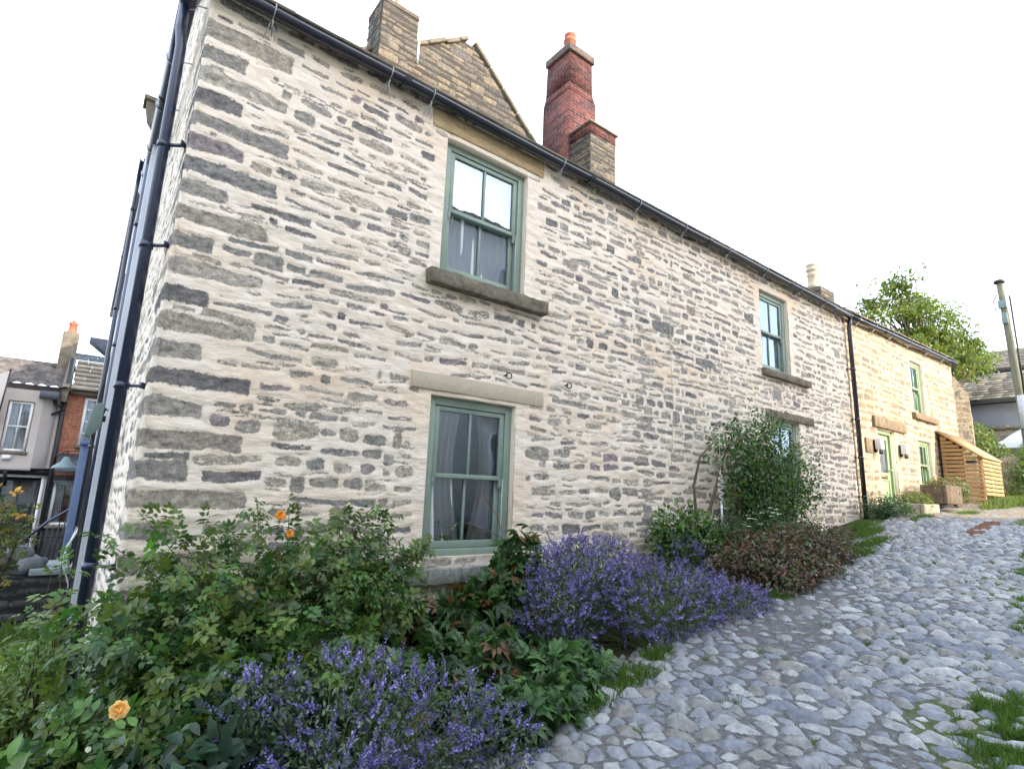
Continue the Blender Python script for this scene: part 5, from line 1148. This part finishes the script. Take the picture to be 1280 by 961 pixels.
# climbing shrub on the wall
cs, csP, _ = bush('climbing_shrub', 'tall green climber trained up the wall over the small hidden window', 'climber', (6.9, 4.0, .8), [(6.5,3.86,2.36,.42,.20,.26),(7.0,3.82,2.42,.52,.26,.40),(7.7,3.84,2.28,.55,.26,.48),(8.1,3.9,1.95,.5,.2,.45),(7.3,3.84,1.95,.5,.24,.42),(7.5,3.86,2.65,.35,.16,.22),(8.7,3.98,2.0,.7,.10,.5),(7.7,3.9,1.6,.6,.2,.35),(8.3,3.95,1.4,.5,.12,.3)],
     L1, M_LEAF, 460, 9500, GREENS+DEEP+[(.10,.16,.05),(.13,.18,.06)], 141, .062, filler=.22, blob=.10, shell=.5, arch=.05, stemr=.008, nstem=30)
mb = MB()
for p, r0 in (([(5.95,4.0,.75),(5.9,3.98,1.3),(5.82,3.96,1.75),(5.95,3.95,2.1),(6.2,3.92,2.3)], .022), ([(6.0,4.0,.75),(6.0,3.97,1.2),(6.25,3.95,1.7),(6.4,3.92,2.1),(6.6,3.9,2.4)], .026), ([(6.9,4.0,.8),(6.85,3.98,1.4),(6.8,3.95,1.8),(7.0,3.9,2.3)], .02), ([(7.2,3.98,.9),(7.3,3.96,1.5),(7.2,3.9,2.0)], .016)):
    mb.tube(p, np.linspace(r0, r0*.5, len(p)), 7)
mb.build('trunk', M_TRUNK, cs, smooth=True)
bush('small_leafy_shrub', 'small fresh green shrub low against the wall left of the climber', 'shrub', (5.6, 4.0, .7), [(5.45,3.9,1.32,.42,.18,.26),(5.75,3.88,1.18,.35,.2,.25),(5.2,3.95,1.12,.22,.15,.24)], L1, M_LEAF, 150, 2200, GREENS, 142, .07, filler=.35)
# trailing shoot to the downpipe
rg = np.random.default_rng(9); t_ = thing('trailing_shoot', (8.6, 4.1, 2.5), 'thin leafy shoot trailing across the wall from the climber to the black downpipe', 'climber'); tp = np.array([(8.3,4.1,2.35),(9.0,4.12,2.5),(9.8,4.13,2.62),(10.6,4.12,2.74),(11.15,4.1,2.86)])
mb = MB(); mb.tube(tp, .006, 5); mb.tube([(8.4,4.1,1.5),(9.2,4.12,1.7),(9.9,4.12,1.72),(10.4,4.12,1.66)], .004, 5); mb.build('stem', M_STEM, t_)
pp = np.concatenate([tp[0]+(tp[-1]-tp[0])*np.linspace(0, 1, 70)[:, None]+rg.normal(size=(70, 3))*(.05,.02,.05), np.array((8.4,4.1,1.55))+np.array((2.0,0,.12))*np.linspace(0, 1, 60)[:, None]+rg.normal(size=(60, 3))*(.06,.02,.1)])
mb = MB(); place(mb, L1, keep_out(pp), dirs(rg, len(pp)), np.tile((0,-.5,.8), (len(pp),1)), .05*rg.uniform(.5,1.1,len(pp)), cols(rg, len(pp), GREENS)); mb.build('leaves', M_LEAF, t_, col=True)
# hanging chime
ch = thing('wind_chime', (6.2, 3.85, 2.0), 'white spiral wind chime hanging in front of the climber stems', 'wind chime')
mb = MB(); zz = np.linspace(1.95, 1.55, 40); mb.tube([(6.14, 3.8, 2.4), (6.14, 3.8, 1.95)], .003, 4); mb.tube([(6.14+.035*cos(k*.9)*abs(sin(k*.08)), 3.8+.035*sin(k*.9)*abs(sin(k*.08)), z_) for k, z_ in enumerate(zz)], .006, 5); mb.tube([(6.14, 3.8, 1.55), (6.14, 3.8, 1.30)], .012, 6); mb.build('spiral', M_WHITE, ch, smooth=True)
# plants by the pipe and troughs
bush('pipe_side_shrub', 'dense dark green shrub at the foot of the black downpipe', 'shrub', (11.3, 3.85, 1.35), [(11.1,3.85,1.58,.42,.26,.24),(11.8,3.8,1.58,.42,.26,.26),(11.45,3.7,1.48,.6,.25,.18)], L1, M_LEAF, 200, 4200, DEEP, 151, .045, filler=.4)
daisies('white_flowered_herb', 'small white flowered herbs in front of the dark shrub by the downpipe', 'daisies', (11.5, 3.6, 1.4), [(11.5,3.55,1.48,.55,.2,.12)], 60, 152, .020, leafn=700, lpal=GREENS, stemlen=.08)
def trough(label, x0, x1, y0, y1, zb_, h, mat, seed):
    t = thing('stone_trough', ((x0+x1)/2, (y0+y1)/2, zb_), label, 'trough', 'stone troughs by the door'); mb = MB(); w_ = .07
    mb.box(x0, x1, y0, y0+w_, zb_, zb_+h); mb.box(x0, x1, y1-w_, y1, zb_, zb_+h); mb.box(x0, x0+w_, y0+w_, y1-w_, zb_, zb_+h); mb.box(x1-w_, x1, y0+w_, y1-w_, zb_, zb_+h); mb.box(x0+w_, x1-w_, y0+w_, y1-w_, zb_, zb_+.06)
    mb.build('trough', mat, t, bevel=.02); mb = MB(); mb.box(x0+w_, x1-w_, y0+w_, y1-w_, zb_+.06, zb_+h-.04); mb.build('soil', M_TRUNK, t)
trough('pale stone trough planter nearest the black downpipe', 11.7, 12.5, 3.35, 3.85, 1.30, .36, M_CONC, 1)
trough('dark raised stone trough planter in front of the pale green window', 13.6, 14.6, 3.5, 3.95, 1.68, .38, simple('dark_trough_stone', (.17,.13,.095), .95, .1, .35, 8, .9, .02), 2)
mb = MB()
for (x, y, z_, r) in ((13.7, 3.6, 1.56, (.16,.2,.12)), (14.4, 3.7, 1.56, (.16,.2,.12))): V_, q_ = rockmesh((x, y, z_), r, int(x*10)); mb.add(V_, q_)
tag(mb.build('trough_feet', M_DARKSTONE, None, smooth=True), 'rough stones propping up the dark raised trough', 'stone')
mb = MB(); V_, q_ = rockmesh((13.0, 3.3, 1.52), (.45, .22, .10), 77); mb.add(V_, q_); tag(mb.build('boulder', M_COPING, None, smooth=True), 'flat low boulder lying between the two troughs', 'boulder')
bush('trough_plant', 'bright yellow green plant spilling from the pale trough', 'plant', (12.1, 3.6, 1.6), [(12.1,3.6,1.72,.42,.25,.16)], LN, M_LEAF, 90, 1300, [(.17,.22,.05),(.12,.17,.05),(.20,.20,.06)], 161, .06, filler=.3)
bush('trough_plant', 'reddish and green alpine plant filling the dark raised trough', 'plant', (14.0, 3.7, 2.0), [(13.8,3.7,2.08,.32,.2,.12),(14.5,3.65,2.08,.35,.2,.20)], LN, M_LEAF, 110, 1500, [(.20,.10,.06),(.12,.17,.06),(.10,.17,.05),(.24,.14,.07)], 162, .055, filler=.3)
daisies('window_flowers', 'pale flowering plant hanging at the right end of the raised trough', 'plant', (14.8, 3.6, 1.9), [(14.8,3.6,1.98,.3,.2,.26)], 50, 163, .03, leafn=700, lpal=GREENS, lsz=.05, stemlen=.05)

# grass as stuff: tufts along the lane edge, patches on the right, yard and bank
def grass_patch(name, pts, n, seed, h=(.03, .09), pal=((.075,.15,.025),(.11,.20,.035),(.055,.11,.02)), dens=None):
    rg = np.random.default_rng(seed); mb = MB(); P = []
    for (x, y, rx, ry, k) in pts:
        m_ = int(n*k); a = rg.random(m_)*2*pi; r = np.sqrt(rg.random(m_))*(1+.3*rg.normal(size=m_)); X_ = x+rx*r*np.cos(a); Y_ = y+ry*r*np.sin(a); P.append(np.stack([X_, Y_], 1))
    P = np.concatenate(P); nz = fbm(P[:, 0]*5, P[:, 1]*5, 3, 3); P = P[nz > -.25]; N_ = len(P); Z = gz(P[:, 0], P[:, 1])+.005
    pos = np.column_stack([P, Z]); d = nrm(np.column_stack([rg.normal(size=(N_, 2))*.45, np.ones(N_)])); hh = rg.uniform(*h, N_)
    place(mb, BLADE, pos, d, dirs(rg, N_), hh, cols(rg, N_, list(pal), .3)); o = mb.build(name, M_GRASS, None, col=True); return tag(o, None, None, None, 'stuff')
o = grass_patch('lane_edge_grass', [(3.0,2.68,.40,.12,.9),(3.5,2.78,.25,.08,.4),(2.6,2.6,.2,.1,.4),(5.45,2.86,.28,.10,.9),(6.0,2.84,.22,.05,.3),(8.6,3.1,.5,.14,.8),(9.5,3.45,.4,.12,.7),(10.2,3.75,.4,.12,.6),(7.9,2.95,.2,.1,.3),(12.6,3.0,.5,.15,.5),(11.2,3.25,.4,.1,.4)], 3800, 301, (.03, .09))
tag(o, 'green grass tufts along the left edge of the cobbled lane', 'grass')
o = grass_patch('verge_grass', [(4.1,.76,.5,.14,1.8),(4.0,.88,.42,.15,2.2),(4.25,.62,.55,.25,2.6),(3.75,.78,.22,.10,.5),(4.1,1.02,.25,.05,.35),(5.9,1.12,.25,.06,.2),(6.5,1.24,.25,.06,.2),(7.8,1.45,.3,.06,.2),(8.8,1.55,.5,.06,.25),(3.9,.35,.7,.25,1.0),(11.5,2.0,1.0,.12,.5)], 4200, 302, (.02, .07))
tag(o, 'grass growing over the cobbles at the right edge of the lane', 'grass')
rgm = np.random.default_rng(77); tuf = [(x, rgm.uniform(1.1, 2.5), .035, .03, .012) for x in rgm.uniform(2.4, 9, 70)]
o = grass_patch('joint_grass', tuf, 4000, 303, (.02, .05)); tag(o, 'tiny grass tufts in the joints between cobbles', 'grass')
o = grass_patch('yard_grass', [(-.4,5.5,.7,1.2,2.0),(-.5,7.5,.8,1.4,2.0),(-.1,4.6,.3,.4,.8)], 6000, 304, (.10, .28), ((.10,.17,.035),(.14,.21,.05),(.08,.13,.03))); tag(o, 'long grass and ferns in the garden left of the cottage', 'grass')
o = grass_patch('bank_grass', [(17.5,3.0,1.6,.35,1.5),(15.4,3.0,1.2,.15,.6),(18.6,2.8,1.5,.8,2),(16.8,2.5,1.2,.25,.7)], 4200, 305, (.08, .25), ((.12,.18,.04),(.16,.20,.06),(.09,.14,.03))); tag(o, 'rough grass on the sunny bank past the shed', 'grass')

# fern, small standard rose on the left
def fern(base, label, seed, n=16, L=.5):
    rg = np.random.default_rng(seed); t = thing('fern', base, label, 'fern'); mb = MB()
    for i in range(n):
        a = 2*pi*i/n+rg.normal(0, .2); l = L*rg.uniform(.6, 1.1); d = np.array((cos(a), sin(a), 0)); s = np.linspace(.1, 1, 22); P = np.array(base)+d*(s*l*.8)[:, None]+np.array((0, 0, 1.))*((s*1.5-s*s*1.2)*l)[:, None]; sd_ = np.array((-sin(a), cos(a), 0))
        for sg in (1, -1): place(mb, LN, P, sd_*sg+d*.4+np.zeros((22, 1)), np.tile((0,0,1.), (22, 1)), l*.28*np.sin(np.clip(s, .12, 1)*pi*.93), cols(rg, 22, [(.09,.16,.035),(.12,.19,.04)]))
    mb.build('fronds', M_LEAF, t, col=True)
fern((-.45, 6.6, -.08), 'arching fern in the yard garden in front of the dark wall', 1); fern((-.25, 5.7, -.05), 'second smaller fern nearer the downpipe', 2, 14, .38)
bush('young_rose_tree', 'spindly young tree with yellow tinged leaves at the left edge of the yard', 'small tree', (-.62, 8.0, -.1), [(-.58,8.0,1.12,.30,.25,.22),(-.80,8.0,1.25,.25,.25,.22),(-.42,8.0,1.0,.14,.2,.15)], L_ROSE, M_LEAF, 60, 420, [(.12,.15,.035),(.09,.13,.03),(.22,.17,.04),(.06,.10,.03)], 171, .10, filler=.2, arch=.0, wall=False, stemr=.022, nstem=9)
rg = np.random.default_rng(3); t_ = thing('yellow_blossoms', (-.6, 7.95, 1.3), 'faded yellow orange blooms at the top of the young tree by the left edge', 'blossom'); mb = MB(); P = np.array([(-.50,7.9,1.40),(-.66,7.9,1.44),(-.42,7.9,1.17),(-.72,7.9,1.40)]); 
for k in range(10): place(mb, L1, P, dirs(rg, 4), dirs(rg, 4), .085, cols(rg, 4, [(.62,.40,.12),(.55,.30,.10)]))
mb.build('petals', M_PETAL, t_, col=True)
bush('yard_shrub', 'dark leafy shrub at the foot of the yard wall on the far left', 'shrub', (-1.0, 7.6, -.2), [(-1.0,7.6,.3,.5,.5,.45)], L1, M_LEAF, 100, 1600, DEEP, 172, .06, wall=False)

# bank shrubs beyond the shed
bush('bank_shrub', 'yellow green bush between the cottage end and the shed roof', 'shrub', (20.3, 4.3, 2.4), [(20.0,4.35,3.5,.8,.4,.55),(21.3,4.5,3.6,.9,.4,.6),(20.6,4.2,3.0,1.0,.5,.6)], L1, M_LEAF, 260, 4200, [(.15,.20,.04),(.11,.16,.035),(.19,.22,.06),(.08,.13,.03)], 181, .10, wall=False, filler=.4)
bush('bank_shrub', 'feathery green bush on the bank right of the slatted shed', 'shrub', (19.6, 3.0, 1.9), [(19.3,3.15,2.35,.8,.35,.55),(20.0,3.2,2.75,.8,.4,.6),(18.9,3.05,2.0,.7,.35,.35)], LN, M_LEAF, 320, 8000, [(.12,.20,.05),(.09,.16,.04),(.16,.23,.06)], 182, .13, wall=False, filler=.45)
bush('bank_shrub', 'pink tinged loose shrub at the right edge below the car', 'shrub', (21.5, 3.1, 2.6), [(21.2,3.2,2.9,.9,.45,.55),(22.2,3.6,3.0,.8,.5,.6),(20.6,2.7,2.5,.8,.45,.55)], LN, M_LEAF, 260, 5500, [(.12,.19,.05),(.15,.20,.06),(.24,.15,.12),(.10,.16,.04)], 183, .13, wall=False, filler=.4)
bush('ivy_patch', 'ragged ivy and weeds growing over the top of the retaining wall', 'ivy', (24.6, 6.3, 3.0), [(24.6,6.6,3.6,.6,1.0,.6),(24.5,5.4,3.4,.5,.8,.5),(25.2,5.9,4.5,.3,.5,.3)], L1, M_LEAF, 200, 3200, GREENS+[(.14,.19,.05)], 184, .12, wall=False, filler=.4)

# trees
def tree(label, base, ht, lobes, pal, seed, nl, size, tr=.22):
    rg = np.random.default_rng(seed); t = thing('tree', base, label, 'tree'); b = np.array(base, float); sm = MB(); sm.tube([b, b+(.05, 0, ht*.25), b+(-.05, .1, ht*.55), b+(.05, .0, ht*.9)], [tr, tr*.8, tr*.5, tr*.1], 10)
    mb = MB(); cl, dn = lobes_pts(rg, lobes, 150, .7); cl[:60], dn[:60] = lobes_pts(rg, lobes, 60, .15)
    for i, c in enumerate(cl):
        a = b+np.array((0, 0, 1.))*ht*rg.uniform(.25, .7); m_ = (a+c)/2+(0, 0, -.2); sm.tube([a, m_, c], [tr*.22, tr*.14, .012], 5, cap=False)
        k = int(nl/150); r = rg.uniform(.2, .5); P = c+rg.normal(size=(k, 3))*np.array((r, r, r*.6))*.62; place(mb, L1, P, nrm(dirs(rg, k)+(0, 0, -.2)), nrm(dirs(rg, k)*.6+np.array((0, -.2, .7))), size*rg.uniform(.6, 1.2, k), cols(rg, k, pal)*rg.uniform(.75, 1.3))
    mb.build('crown', M_LEAF, t, col=True); sm.build('trunk', M_TRUNK, t, smooth=True); return t
TP = [(.13,.18,.04),(.17,.22,.05),(.09,.14,.035),(.21,.24,.07)]
tree('sunlit bright green tree with two pointed tops rising behind the end cottage', (24.4, 6.5, 3.2), 7.0, [(22.4,6.75,8.2,1.0,.9,1.1),(22.8,6.8,9.6,.6,.6,.9),(24.0,6.5,8.3,1.2,1.1,1.2),(25.2,6.2,8.6,.8,.9,1.4),(26.3,5.9,7.4,1.1,.9,.8),(24.6,6.2,7.0,1.5,1.0,1.0),(23.2,6.2,7.0,1.4,.8,.9),(27.8,5.6,7.2,.7,.6,.5)], TP, 191, 15000, .155)
